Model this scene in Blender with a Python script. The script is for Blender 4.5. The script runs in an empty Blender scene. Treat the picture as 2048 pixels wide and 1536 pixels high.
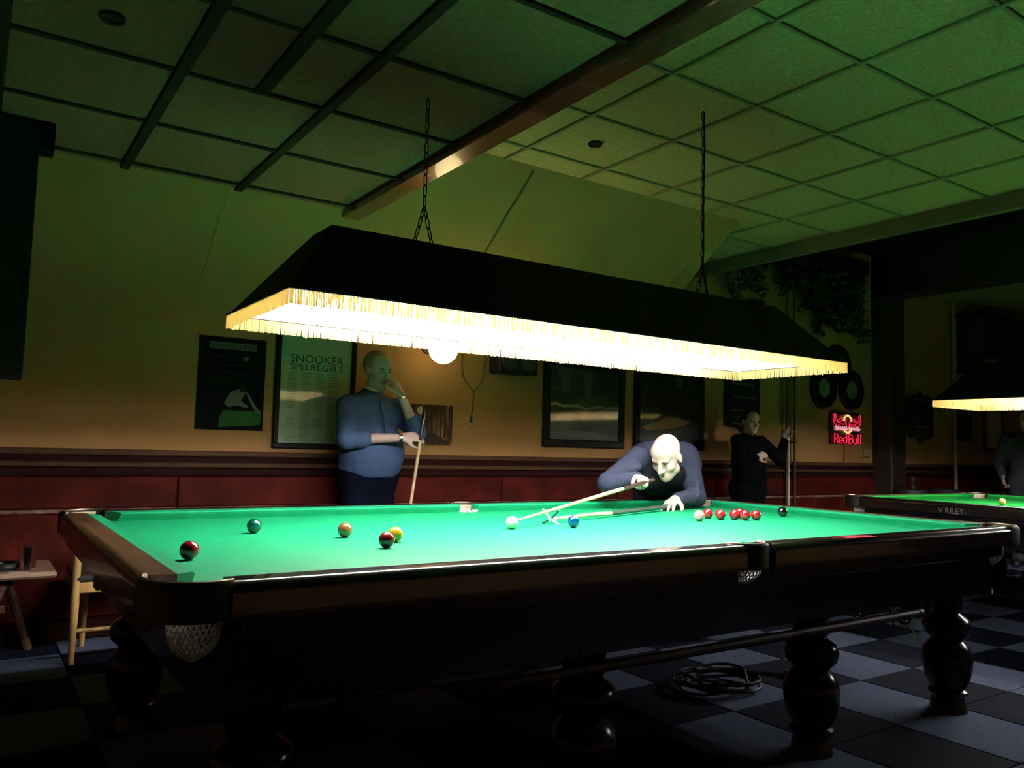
import bpy, math, random
import numpy as np
from mathutils import Vector, Matrix
random.seed(7)
rng = np.random.default_rng(7)
SC = bpy.context.scene
COL = SC.collection

# ------------------------------------------------------------------ camera
CAM = Vector((-2.2753, -2.8563, 1.1789))
YAW, PITCH, ROLL, FPX = 0.59331, 0.07900, 0.02598, 1606.1
_f = Vector((math.sin(YAW)*math.cos(PITCH), math.cos(YAW)*math.cos(PITCH), math.sin(PITCH)))
_r = Vector((math.cos(YAW), -math.sin(YAW), 0)); _u = _r.cross(_f)
_r2 = _r*math.cos(ROLL) + _u*math.sin(ROLL); _u2 = _u*math.cos(ROLL) - _r*math.sin(ROLL)
cd = bpy.data.cameras.new('camera'); cam = bpy.data.objects.new('camera', cd); COL.objects.link(cam)
cd.sensor_fit = 'HORIZONTAL'; cd.sensor_width = 36.0; cd.lens = FPX/2048*36.0
cd.clip_start = 0.02; cd.clip_end = 60
cam.matrix_world = Matrix(((_r2.x, _u2.x, -_f.x, CAM.x), (_r2.y, _u2.y, -_f.y, CAM.y), (_r2.z, _u2.z, -_f.z, CAM.z), (0, 0, 0, 1)))
SC.camera = cam

# ------------------------------------------------------------------ world and exposure
W = bpy.data.worlds.new('world'); SC.world = W; W.use_nodes = True
W.node_tree.nodes['Background'].inputs[0].default_value = (0.10, 0.11, 0.14, 1)
W.node_tree.nodes['Background'].inputs[1].default_value = 0.0
SC.view_settings.view_transform = 'Standard'; SC.view_settings.look = 'None'
SC.view_settings.gamma = 1.0; SC.view_settings.use_curve_mapping = False
SC.view_settings.exposure = 1.0
SC.cycles.max_bounces = 6; SC.cycles.adaptive_threshold = .03; SC.cycles.diffuse_bounces = 4; SC.cycles.glossy_bounces = 3; SC.cycles.transmission_bounces = 6
TUBE_E = 60.0       # emission of the lamp tubes over the snooker tables
GLOBE_E = 1.5       # wall globe behind the shade
UPLIGHT_E = 85.0    # bulb in the uplighter bowl of the same wall lamp

# ------------------------------------------------------------------ materials
MATS = {}
def mat(name, col=(.5, .5, .5), rough=.6, metal=0., spec=.5, emis=None, es=0., var=0., vscale=8., bump=0., bscale=60., coat=0., sheen=0., vcol=None, trans=0.):
    if name in MATS: return MATS[name]
    m = bpy.data.materials.new(name); m.use_nodes = True; nt = m.node_tree
    b = nt.nodes['Principled BSDF']
    b.inputs['Base Color'].default_value = (*col, 1); b.inputs['Roughness'].default_value = rough
    b.inputs['Metallic'].default_value = metal; b.inputs['Specular IOR Level'].default_value = spec
    if coat: b.inputs['Coat Weight'].default_value = coat; b.inputs['Coat Roughness'].default_value = .05
    if sheen: b.inputs['Sheen Weight'].default_value = sheen; b.inputs['Sheen Roughness'].default_value = .4
    if trans: b.inputs['Transmission Weight'].default_value = trans
    if emis and name.startswith('neon'): m.cycles.emission_sampling = 'NONE'
    if emis: b.inputs['Emission Color'].default_value = (*emis, 1); b.inputs['Emission Strength'].default_value = es
    if var or bump:
        tc = nt.nodes.new('ShaderNodeTexCoord')
    if var:
        n = nt.nodes.new('ShaderNodeTexNoise'); n.inputs['Scale'].default_value = vscale; n.inputs['Detail'].default_value = 4
        nt.links.new(tc.outputs['Object'], n.inputs['Vector'])
        r = nt.nodes.new('ShaderNodeValToRGB'); c2 = vcol or tuple(max(0, c*(1-var)) for c in col)
        r.color_ramp.elements[0].color = (*c2, 1); r.color_ramp.elements[0].position = .35
        r.color_ramp.elements[1].color = (*col, 1); r.color_ramp.elements[1].position = .65
        nt.links.new(n.outputs['Fac'], r.inputs['Fac']); nt.links.new(r.outputs['Color'], b.inputs['Base Color'])
    if bump:
        n2 = nt.nodes.new('ShaderNodeTexNoise'); n2.inputs['Scale'].default_value = bscale; n2.inputs['Detail'].default_value = 3
        nt.links.new(tc.outputs['Object'], n2.inputs['Vector'])
        bp = nt.nodes.new('ShaderNodeBump'); bp.inputs['Strength'].default_value = bump; bp.inputs['Distance'].default_value = .01
        nt.links.new(n2.outputs['Fac'], bp.inputs['Height']); nt.links.new(bp.outputs['Normal'], b.inputs['Normal'])
    MATS[name] = m; return m

def wood(name, c1, c2, rough=.35, scale=6., axis=0, coat=0.):
    m = mat(name, c1, rough, coat=coat); nt = m.node_tree; b = nt.nodes['Principled BSDF']
    tc = nt.nodes.new('ShaderNodeTexCoord'); mp = nt.nodes.new('ShaderNodeMapping')
    s = [scale*4]*3; s[axis] = scale*.35; mp.inputs['Scale'].default_value = s
    n = nt.nodes.new('ShaderNodeTexNoise'); n.inputs['Scale'].default_value = 2.; n.inputs['Detail'].default_value = 6
    r = nt.nodes.new('ShaderNodeValToRGB'); r.color_ramp.elements[0].color = (*c2, 1); r.color_ramp.elements[0].position = .35
    r.color_ramp.elements[1].color = (*c1, 1); r.color_ramp.elements[1].position = .65
    nt.links.new(tc.outputs['Object'], mp.inputs['Vector']); nt.links.new(mp.outputs['Vector'], n.inputs['Vector'])
    nt.links.new(n.outputs['Fac'], r.inputs['Fac']); nt.links.new(r.outputs['Color'], b.inputs['Base Color'])
    return m

def emit(name, col, s):
    return mat(name, (.02, .02, .02), .5, emis=col, es=s)

def fringe_mat(name):
    m = bpy.data.materials.new(name); m.use_nodes = True; nt = m.node_tree
    out = nt.nodes['Material Output']; nt.nodes.remove(nt.nodes['Principled BSDF'])
    d = nt.nodes.new('ShaderNodeBsdfDiffuse'); d.inputs['Color'].default_value = (.80, .62, .30, 1)
    t = nt.nodes.new('ShaderNodeBsdfTranslucent'); t.inputs['Color'].default_value = (.95, .78, .42, 1)
    mx = nt.nodes.new('ShaderNodeMixShader'); mx.inputs[0].default_value = .6
    nt.links.new(d.outputs[0], mx.inputs[1]); nt.links.new(t.outputs[0], mx.inputs[2]); nt.links.new(mx.outputs[0], out.inputs[0])
    MATS[name] = m; return m

M_WALL = mat('wall_paint', (.55, .275, .105), .8, spec=.15, var=.10, vscale=2.5, bump=.05, bscale=40)
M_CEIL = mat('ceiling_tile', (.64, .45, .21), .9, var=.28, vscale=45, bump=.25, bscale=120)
M_CEILD = mat('ceiling_tile_darker', (.40, .205, .105), .9, var=.28, vscale=45, bump=.25, bscale=120)  # darker tile colour for the lower left ceiling
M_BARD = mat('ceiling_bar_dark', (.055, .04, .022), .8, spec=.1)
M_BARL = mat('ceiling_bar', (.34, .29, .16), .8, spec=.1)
M_SMOOTH = mat('smooth_panel', (.30, .13, .09), .8, spec=.1)
M_BEAM = wood('beam_wood', (.22, .060, .030), (.15, .038, .02), .22, 5, 1, coat=1.)
M_WAIN = mat('wainscot_red', (.125, .013, .007), .65, spec=.12, var=.5, vscale=5, bump=.12, bscale=30)
M_TRIMB = mat('dado_brown', (.13, .060, .030), .6, var=.3, vscale=6, spec=.15)
M_TRIMD = mat('dado_dark', (.03, .007, .005), .7, spec=.1)
M_WORN = mat('worn_edge', (.36, .22, .16), .5, var=.6, vscale=14, vcol=(.16, .04, .03))
M_BLACKW = mat('black_lacquer', (.006, .006, .008), .22, spec=.4)
M_DARKP = mat('dark_paint', (.012, .011, .010), .8, spec=.15)
M_CARD = mat('carpet_navy', (.007, .009, .022), .95, spec=.1, var=.35, vscale=90, bump=.4, bscale=300)
M_CARL = mat('carpet_grey', (.12, .14, .22), .95, spec=.1, var=.35, vscale=90, bump=.4, bscale=300)
M_BAIZE = mat('green_baize', (.005, .285, .112), .55, spec=.24, var=.10, vscale=20)
M_BAIZE2 = mat('green_baize_yellowish', (.008, .20, .027), .6, spec=.2, var=.10, vscale=20)
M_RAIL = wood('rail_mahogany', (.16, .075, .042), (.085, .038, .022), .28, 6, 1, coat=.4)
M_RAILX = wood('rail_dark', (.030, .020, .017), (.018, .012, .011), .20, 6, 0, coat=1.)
M_NET = mat('net_string', (.62, .62, .58), .8)
M_LEATH = mat('black_leather', (.02, .017, .015), .5, bump=.2, bscale=80)
M_PALEL = mat('pale_leather', (.52, .38, .27), .6)
M_BRASS = mat('brass', (.22, .16, .10), .45, metal=1.)
M_STEEL = mat('steel', (.6, .6, .62), .25, metal=1.)
M_SHADE = mat('shade_black', (.010, .010, .012), .85)
M_LINING = mat('shade_lining', (.86, .86, .82), .6)
M_CHAIN = mat('chain_dark', (.035, .03, .022), .45, metal=.6)
M_FRINGE = fringe_mat('gold_fringe')
M_TUBE = emit('lamp_tube_light', (1.0, .975, .99), TUBE_E)
M_GLOBE = emit('globe_light', (1.0, .80, .42), GLOBE_E)
M_PLASTIC = mat('black_plastic', (.02, .02, .02), .4)
M_FRAMEB = mat('picture_frame_black', (.012, .008, .006), .5, spec=.2)
M_SKIN = mat('skin', (.60, .40, .34), .5, spec=.3, var=.08, vscale=20)
M_PINE = wood('pine_wood', (.62, .38, .14), (.45, .25, .08), .4, 5, 2)
M_TABW = wood('pale_tabletop', (.50, .33, .24), (.38, .23, .15), .3, 4, 0)
M_CUEL = wood('ash_shaft', (.70, .50, .30), (.58, .38, .20), .3, 8, 0)
M_CUED = mat('ebony_butt', (.04, .02, .015), .25, coat=.5)
M_WHITEP = mat('white_plastic', (.75, .75, .72), .35)
M_GLASS = mat('clear_glass', (.95, .95, .95), .03, trans=1.)

# ------------------------------------------------------------------ geometry helpers
class MB:
    def __init__(s): s.v = []; s.f = []; s.smooth = False
    def add(s, vs, fs):
        o = len(s.v); s.v += [tuple(map(float, v)) for v in vs]; s.f += [tuple(i+o for i in f) for f in fs]; return s
    def box(s, lo, hi):
        x0, y0, z0 = lo; x1, y1, z1 = hi
        return s.add([(x0,y0,z0),(x1,y0,z0),(x1,y1,z0),(x0,y1,z0),(x0,y0,z1),(x1,y0,z1),(x1,y1,z1),(x0,y1,z1)],
                     [(0,3,2,1),(4,5,6,7),(0,1,5,4),(1,2,6,5),(2,3,7,6),(3,0,4,7)])
    def bbox(s, lo, hi, b=.006):
        # box with chamfered edges
        c = [(lo[i]+hi[i])/2 for i in range(3)]; h = [(hi[i]-lo[i])/2 for i in range(3)]
        b = min(b, *(k*.9 for k in h)); vs = []; idx = {}
        for sx in (-1, 1):
            for sy in (-1, 1):
                for sz in (-1, 1):
                    sg = (sx, sy, sz)
                    for a in range(3):
                        p = [c[i]+sg[i]*(h[i] if i == a else h[i]-b) for i in range(3)]
                        idx[(sx, sy, sz, a)] = len(vs); vs.append(p)
        fs = []
        for a in range(3):
            o1, o2 = (a+1) % 3, (a+2) % 3
            for sg in (-1, 1):
                q = []
                for s1, s2 in ((-1,-1),(1,-1),(1,1),(-1,1)):
                    k = [0,0,0]; k[a] = sg; k[o1] = s1; k[o2] = s2; q.append(idx[(*k, a)])
                fs.append(q if sg > 0 else q[::-1])
        for a in range(3):
            o1, o2 = (a+1) % 3, (a+2) % 3
            for s1 in (-1, 1):
                for s2 in (-1, 1):
                    k0 = [0,0,0]; k0[a] = -1; k0[o1] = s1; k0[o2] = s2; k1 = list(k0); k1[a] = 1
                    q = [idx[(*k0, o1)], idx[(*k1, o1)], idx[(*k1, o2)], idx[(*k0, o2)]]
                    fs.append(q if s1*s2 < 0 else q[::-1])
        for sx in (-1, 1):
            for sy in (-1, 1):
                for sz in (-1, 1):
                    q = [idx[(sx, sy, sz, i)] for i in range(3)]
                    fs.append(q if sx*sy*sz > 0 else q[::-1])
        return s.add(vs, fs)
    def tube(s, pts, r, n=8, cap=True, closed=False):
        pts = [Vector(p) for p in pts]; m = len(pts); rr = r if hasattr(r, '__len__') else [r]*m
        vs = []; up = None
        for i, p in enumerate(pts):
            if closed: t = pts[(i+1) % m]-pts[i-1]
            else: t = pts[min(i+1, m-1)]-pts[max(i-1, 0)]
            t.normalize()
            if up is None:
                up = Vector((0,0,1)) if abs(t.z) < .9 else Vector((1,0,0))
            a = up - t*up.dot(t)
            if a.length < 1e-5: a = t.orthogonal()
            a.normalize(); up = a; b = t.cross(a)
            for k in range(n):
                th = 2*math.pi*k/n; vs.append(p+(a*math.cos(th)+b*math.sin(th))*rr[i])
        fs = []
        for i in range(m if closed else m-1):
            for k in range(n):
                j = (i+1) % m
                fs.append((i*n+k, i*n+(k+1) % n, j*n+(k+1) % n, j*n+k))
        if cap and not closed:
            fs.append(tuple(range(n))[::-1]); fs.append(tuple((m-1)*n+k for k in range(n)))
        s.smooth = True
        return s.add(vs, fs)
    def lathe(s, prof, c=(0,0,0), n=20, axis='z'):
        vs = []
        for (r, z) in prof:
            for k in range(n):
                th = 2*math.pi*k/n; x, y = r*math.cos(th), r*math.sin(th)
                p = {'z': (x, y, z), 'y': (x, z, -y), 'x': (z, x, y)}[axis]
                vs.append((c[0]+p[0], c[1]+p[1], c[2]+p[2]))
        m = len(prof); fs = []
        for i in range(m-1):
            for k in range(n):
                fs.append((i*n+k, i*n+(k+1) % n, (i+1)*n+(k+1) % n, (i+1)*n+k))
        if prof[0][0] > 1e-6: fs.append(tuple(range(n))[::-1])
        if prof[-1][0] > 1e-6: fs.append(tuple((m-1)*n+k for k in range(n)))
        s.smooth = True
        return s.add(vs, fs)
    def prism(s, poly, z0, z1, plane='xy'):
        # extrude polygon: plane 'xy' along z, 'xz' along y, 'yz' along x
        n = len(poly)
        def P(a, b, c): return {'xy': (a, b, c), 'xz': (a, c, b), 'yz': (c, a, b)}[plane]
        vs = [P(a, b, z0) for a, b in poly]+[P(a, b, z1) for a, b in poly]
        fs = [tuple(range(n))[::-1], tuple(range(n, 2*n))]+[(i, (i+1) % n, n+(i+1) % n, n+i) for i in range(n)]
        if plane == 'xz': fs = [f[::-1] for f in fs]
        return s.add(vs, fs)
    def sphere(s, c, r, nu=24, nv=14):
        R3 = r if hasattr(r, '__len__') else (r, r, r)
        vs = [(c[0], c[1], c[2]+R3[2])]
        for i in range(1, nv):
            ph = math.pi*i/nv
            for k in range(nu):
                th = 2*math.pi*k/nu
                vs.append((c[0]+R3[0]*math.sin(ph)*math.cos(th), c[1]+R3[1]*math.sin(ph)*math.sin(th), c[2]+R3[2]*math.cos(ph)))
        vs.append((c[0], c[1], c[2]-R3[2])); last = len(vs)-1; fs = []
        for k in range(nu): fs.append((0, 1+k, 1+(k+1) % nu))
        for i in range(nv-2):
            for k in range(nu):
                a = 1+i*nu; fs.append((a+k, a+nu+k, a+nu+(k+1) % nu, a+(k+1) % nu))
        a = 1+(nv-2)*nu
        for k in range(nu): fs.append((a+k, last, a+(k+1) % nu))
        s.smooth = True
        return s.add(vs, fs)

ORG = {}
def mesh_from(name, v, f, m, smooth=False, org=(0,0,0)):
    me = bpy.data.meshes.new(name)
    me.from_pydata([(a-org[0], b-org[1], c-org[2]) for a, b, c in v], [], f)
    if smooth:
        me.polygons.foreach_set('use_smooth', [True]*len(me.polygons))
        me.set_sharp_from_angle(angle=math.radians(40))
    if m: me.materials.append(m)
    me.update(); return me
def link(name, data, parent=None, loc=None):
    o = bpy.data.objects.new(name, data); COL.objects.link(o)
    if parent: o.parent = parent
    if loc is not None: o.location = loc
    return o
def tag(o, label=None, cat=None, group=None, kind=None):
    if label: o['label'] = label
    if cat: o['category'] = cat
    if group: o['group'] = group
    if kind: o['kind'] = kind
    return o
def thing(name, label, cat, loc, group=None):
    o = link(name, None, None, loc); ORG[o] = tuple(loc); o.empty_display_size = .1
    return tag(o, label, cat, group)
def part(name, mb, m, parent=None, label=None, kind=None, org=None):
    """one mesh object; coordinates in mb are world coordinates"""
    base = ORG[parent] if parent else (org or (0,0,0))
    me = mesh_from(name, mb.v, mb.f, m, mb.smooth, base)
    o = link(name, me, parent, None if parent else base); ORG[o] = base
    return tag(o, label, None, None, kind)
def solo(name, mb, m, label, cat, org, group=None):
    o = part(name, mb, m, org=org); return tag(o, label, cat, group)
def struct(name, mb, m, label):
    o = part(name, mb, m); return tag(o, label, 'structure', kind='structure')
def inst(name, me, loc, parent, base=True):
    b = ORG[parent] if base else (0,0,0)
    return link(name, me, parent, (loc[0]-b[0], loc[1]-b[1], loc[2]-b[2]))
def copy_tree(o, parent=None):
    c = o.copy(); COL.objects.link(c); c.parent = parent
    for ch in o.children: copy_tree(ch, c)
    return c
def text_mesh(txt, size, m, depth=.002, name='lettering', spacing=1.):
    cu = bpy.data.curves.new(name, 'FONT'); cu.body = txt; cu.size = size; cu.extrude = depth/2; cu.align_x = 'CENTER'; cu.space_character = spacing
    ob = bpy.data.objects.new(name, cu); COL.objects.link(ob)
    dg = bpy.context.evaluated_depsgraph_get(); me = bpy.data.meshes.new_from_object(ob.evaluated_get(dg))
    bpy.data.objects.remove(ob); bpy.data.curves.remove(cu)
    me.name = name; me.materials.clear(); me.materials.append(m); return me
def rect_text(me, w=None, h=None):
    v = np.empty(len(me.vertices)*3); me.vertices.foreach_get('co', v); v = v.reshape(-1, 3)
    lo, hi = v.min(0), v.max(0); v[:, :2] -= (lo[:2]+hi[:2])/2
    if w: v[:, 0] *= w/(hi[0]-lo[0])
    if h: v[:, 1] *= h/(hi[1]-lo[1])
    me.vertices.foreach_set('co', v.ravel()); me.update(); return me

# ------------------------------------------------------------------ signed distance modelling (people)
def axis_arr(lo, hi, h, fine=()):
    xs = []; x = lo
    while x < hi:
        xs.append(x); hh = h
        for a, b, hf in fine:
            if a <= x < b: hh = hf
        x += hh
    xs.append(x); return np.array(xs, np.float32)
def sdf_mesh(name, prims, h, m, fine=None, marg=.05):
    """prims: ('c',p,q,r1,r2,k) | ('e',c,(a,b,c),R3x3 rows,k) | ('cut',point,normal) | ('-e',...)"""
    los, his = [], []
    for p in prims:
        if p[0] == 'c':
            los.append(np.minimum(np.array(p[1])-p[3], np.array(p[2])-p[4])); his.append(np.maximum(np.array(p[1])+p[3], np.array(p[2])+p[4]))
        elif p[0] == 'e':
            R_ = max(p[2]); los.append(np.array(p[1])-R_); his.append(np.array(p[1])+R_)
    lo = np.min(los, 0)-.03; hi = np.max(his, 0)+.03
    ax = [axis_arr(lo[i], hi[i], h, [(a[i], b[i], hf) for a, b, hf in (fine or [])]) for i in range(3)]
    F = np.full([len(a) for a in ax], 1., np.float32)
    for p in prims:
        t = p[0]
        if t == 'cut':
            n = np.array(p[2], float); n /= np.linalg.norm(n); c = np.array(p[1])
            d = (ax[0][:, None, None]-c[0])*n[0]+(ax[1][None, :, None]-c[1])*n[1]+(ax[2][None, None, :]-c[2])*n[2]
            if len(p) > 3:   # local cut: only inside a ball
                q = np.array(p[3]); rad = p[4]
                dd = np.sqrt((ax[0][:, None, None]-q[0])**2+(ax[1][None, :, None]-q[1])**2+(ax[2][None, None, :]-q[2])**2)
                F = np.where(dd < rad, np.maximum(F, d), F)
            else: F = np.maximum(F, d)
            continue
        if t == 'c':
            a, b = np.array(p[1], float), np.array(p[2], float); r1, r2 = p[3], p[4]; k = p[5] if len(p) > 5 else .02
            l_, h_ = np.minimum(a-r1, b-r2), np.maximum(a+r1, b+r2)
        else:
            c = np.array(p[1], float); rad = np.array(p[2], float); R = np.array(p[3], float) if p[3] is not None else np.eye(3)
            k = p[4] if len(p) > 4 else .02; l_, h_ = c-max(rad), c+max(rad)
        mg = marg+k
        sl = []
        for i in range(3):
            i0 = int(np.searchsorted(ax[i], l_[i]-mg)); i1 = int(np.searchsorted(ax[i], h_[i]+mg)); sl.append(slice(i0, max(i1, i0+1)))
        X = ax[0][sl[0]][:, None, None]; Y = ax[1][sl[1]][None, :, None]; Z = ax[2][sl[2]][None, None, :]
        if t == 'c':
            ba = b-a; L = float(ba@ba)+1e-9
            T = np.clip(((X-a[0])*ba[0]+(Y-a[1])*ba[1]+(Z-a[2])*ba[2])/L, 0, 1)
            d = np.sqrt((X-a[0]-T*ba[0])**2+(Y-a[1]-T*ba[1])**2+(Z-a[2]-T*ba[2])**2)-(r1+(r2-r1)*T)
        else:
            px = [(X-c[0])*R[i][0]+(Y-c[1])*R[i][1]+(Z-c[2])*R[i][2] for i in range(3)]
            k0 = np.sqrt(sum((px[i]/rad[i])**2 for i in range(3))); k1 = np.sqrt(sum((px[i]/rad[i]**2)**2 for i in range(3)))+1e-9
            d = k0*(k0-1)/k1
        A = F[tuple(sl)]
        if t == '-e':
            d = -d; hh = np.clip(k-np.abs(A-d), 0, None)/k; F[tuple(sl)] = np.maximum(A, d)+hh*hh*k*.25
        else:
            hh = np.clip(k-np.abs(A-d), 0, None)/k; F[tuple(sl)] = np.minimum(A, d)-hh*hh*k*.25
    # naive surface nets
    S = F < 0
    cnt = np.zeros([n-1 for n in F.shape], np.int8)
    for i in (0, 1):
        for j in (0, 1):
            for k in (0, 1): cnt += S[i:F.shape[0]-1+i, j:F.shape[1]-1+j, k:F.shape[2]-1+k]
    mask = (cnt > 0) & (cnt < 8)
    ids = np.full(mask.shape, -1, np.int64); n = int(mask.sum()); ids[mask] = np.arange(n)
    I = np.stack(np.nonzero(mask), 1); acc = np.zeros((n, 3)); num = np.zeros(n)
    offs = [(i, j, k) for i in (0, 1) for j in (0, 1) for k in (0, 1)]
    for a in offs:
        for e in range(3):
            if a[e]: continue
            b = list(a); b[e] = 1
            ia = I+np.array(a); ib = I+np.array(b)
            fa = F[ia[:, 0], ia[:, 1], ia[:, 2]]; fb = F[ib[:, 0], ib[:, 1], ib[:, 2]]
            cr = (fa < 0) != (fb < 0); tt = np.where(cr, fa/np.where(cr, fa-fb, 1), 0)
            pa = np.stack([ax[q][ia[:, q]] for q in range(3)], 1); pb = np.stack([ax[q][ib[:, q]] for q in range(3)], 1)
            acc += (pa+(pb-pa)*tt[:, None])*cr[:, None]; num += cr
    V = acc/num[:, None]
    faces = []
    for e in range(3):
        o1, o2 = (e+1) % 3, (e+2) % 3
        s0 = [slice(None)]*3; s1 = [slice(None)]*3; s0[e] = slice(0, -1); s1[e] = slice(1, None)
        for q in (o1, o2): s0[q] = slice(1, -1); s1[q] = slice(1, -1)
        A, B = S[tuple(s0)], S[tuple(s1)]
        ch = np.stack(np.nonzero(A != B), 1)
        if not len(ch): continue
        fl = A[ch[:, 0], ch[:, 1], ch[:, 2]]
        g = ch.copy(); g[:, o1] += 1; g[:, o2] += 1
        def cid(d1, d2):
            h2 = g.copy(); h2[:, o1] += d1; h2[:, o2] += d2; return ids[h2[:, 0], h2[:, 1], h2[:, 2]]
        q = np.stack([cid(-1, -1), cid(0, -1), cid(0, 0), cid(-1, 0)], 1)
        q[~fl] = q[~fl][:, ::-1]; faces.append(q)
    Q = np.concatenate(faces)
    Q = Q[(Q >= 0).all(1)]
    # light smoothing
    for _ in range(1):
        sm = np.zeros_like(V); ct = np.zeros(len(V))
        for a, b in ((0, 1), (1, 2), (2, 3), (3, 0)):
            np.add.at(sm, Q[:, a], V[Q[:, b]]); np.add.at(ct, Q[:, a], 1)
            np.add.at(sm, Q[:, b], V[Q[:, a]]); np.add.at(ct, Q[:, b], 1)
        V = V*.55+.45*sm/np.maximum(ct, 1)[:, None]
    return V, Q
def sdf_part(name, prims, h, m, parent, fine=None, label=None):
    V, Q = sdf_mesh(name, prims, h, m, fine)
    o = ORG[parent]; V = V-np.array(o)
    me = bpy.data.meshes.new(name); me.vertices.add(len(V)); me.vertices.foreach_set('co', V.astype(np.float32).ravel())
    me.loops.add(len(Q)*4); me.loops.foreach_set('vertex_index', Q.astype(np.int32).ravel())
    me.polygons.add(len(Q)); me.polygons.foreach_set('loop_start', np.arange(0, len(Q)*4, 4, dtype=np.int32))
    me.update(calc_edges=True); me.validate()
    me.polygons.foreach_set('use_smooth', np.ones(len(me.polygons), bool))
    me.materials.append(m); ob = link(name, me, parent); ORG[ob] = o
    return tag(ob, label)

# ================================================================== THE ROOM
YW = 2.55                      # back wall
ZL, ZR2 = 2.60, 2.97           # lower and upper suspended ceilings
XE = 3.43                      # end of the upper ceiling
# ---- floor with carpet tiles
floor = struct('floor', MB().box((-4.2, -5.2, -.12), (12.2, 2.7, -.008)), M_CARD, 'dark carpet floor under the snooker tables')
tile_me = {}
for nm, m in (('d', M_CARD), ('l', M_CARL)):
    b = MB().bbox((.003, .003, -.008), (.497, .497, 0), .003); tile_me[nm] = mesh_from('carpet_tile', b.v, b.f, m)
n_t = 0
for i in range(-10, 19):
    for j in range(-7, 7):
        x, y = 1.22+.5*i, -.8+.5*j
        if x > 9.5 or x < -3.8 or y+.5 > 2.75 or y < -4.2: continue
        if n_t >= 290 : continue
        if x < -3.2 and y < 0: continue
        if x > 6.5 and y < -.4: continue
        if y < -2.4 and (x < -.5 or x > 5): continue
        light = ((i+j+(1 if j < 0 else 0)) % 2 == 0)
        inst('carpet_tile', tile_me['l' if light else 'd'], (x, y, 0), floor); n_t += 1

# ---- walls
wb = struct('wall_back', MB().box((-4.2, YW, 0), (12.2, YW+.12, 3.7)), M_WALL, 'beige painted back wall behind the tables')
struct('wall_left', MB().box((-4.3, -5.2, 0), (-4.2, 2.7, 3.7)), M_WALL, 'beige side wall at the far left')
struct('wall_right', MB().box((12.1, -5.2, 0), (12.2, 2.7, 3.7)), M_WALL, 'beige side wall at the far right')
struct('wall_front', MB().box((-4.2, -5.3, 0), (12.2, -5.2, 3.7)), M_WALL, 'wall behind the photographer')
# sloping upper wall (attic slope), two boards with a joint
def slope_z(y): return ZL - .755*(y-1.73)
sl = struct('wall_slope', MB().prism([(YW, slope_z(YW)), (YW, 3.4), (1.0, 3.4), (1.0, slope_z(1.0))], -4.2, 2.57, 'yz'), M_WALL, 'green lit sloping upper wall between back wall and ceiling')
b = MB()
for xj in (-1.14, 2.40):
    b.add([(xj-.004, y, slope_z(y)-dz) for y in (1.0, YW) for dz in (.0, .004)]+[(xj+.004, y, slope_z(y)-dz) for y in (1.0, YW) for dz in (0, .004)],
          [(1, 3, 7, 5), (0, 2, 3, 1), (4, 5, 7, 6)])
part('joint_strip', b, M_WALL, sl)
# ---- ceilings
cl = struct('ceiling', MB().box((-4.2, -5.2, ZL+.03), (-.34, 1.80, ZL+.08)), M_CEIL, 'lower suspended tile ceiling at the left')
cr = struct('ceiling', MB().box((-.36, -5.2, ZR2+.03), (XE, YW, ZR2+.08)), M_CEIL, 'higher suspended tile ceiling at the right')
struct('ceiling', MB().box((XE, -5.2, 3.55), (6.55, YW, 3.6)), M_DARKP, 'black painted ceiling above the second table')
struct('ceiling', MB().box((6.55, -5.2, 3.25), (12.1, YW, 3.3)), M_CEIL, 'plain ceiling of the room beyond the post')
struct('trim_7', MB().box((XE, -5.2, ZR2+.08), (XE+.02, YW, 3.6)), M_DARKP, 'dark riser above the ceiling edge')
def tile_grid(ceil, xs, ys, z, bx, by, barm, skip=(), tm=None):
    tm = tm or M_CEIL
    meshes = {}
    for i in range(len(xs)-1):
        for j in range(len(ys)-1):
            if (i, j) in skip: continue
            w, d = xs[i+1]-xs[i]-bx, ys[j+1]-ys[j]-by
            if w < .02 or d < .02: continue
            key = (round(w, 3), round(d, 3))
            if key not in meshes:
                b = MB().bbox((-w/2, -d/2, 0), (w/2, d/2, .03), .004); meshes[key] = mesh_from('ceiling_tile', b.v, b.f, tm)
            inst('ceiling_tile', meshes[key], ((xs[i]+xs[i+1])/2, (ys[j]+ys[j+1])/2, z+.006), ceil)
    for x in xs[1:-1]:
        part('ceiling_bar', MB().bbox((x-bx/2, ys[0], z-.008), (x+bx/2, ys[-1], z+.025), .003), barm, ceil)
    for y in ys[1:-1]:
        part('ceiling_bar', MB().bbox((xs[0], y-by/2, z-.004), (xs[-1], y+by/2, z+.025), .003), barm, ceil)
xsL = [-4.2, -3.45, -2.86, -2.27, -1.68, -1.09, -.45]
ysL = [-5.2, -4.52, -3.90, -3.28, -2.66, -2.04, -1.43, -.82, -.21, .38, 1.0, 1.64, 1.745]
tile_grid(cl, xsL, ysL, ZL, .045, .026, M_BARD, skip={(4, 8), (4, 7)}, tm=M_CEILD)
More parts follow.
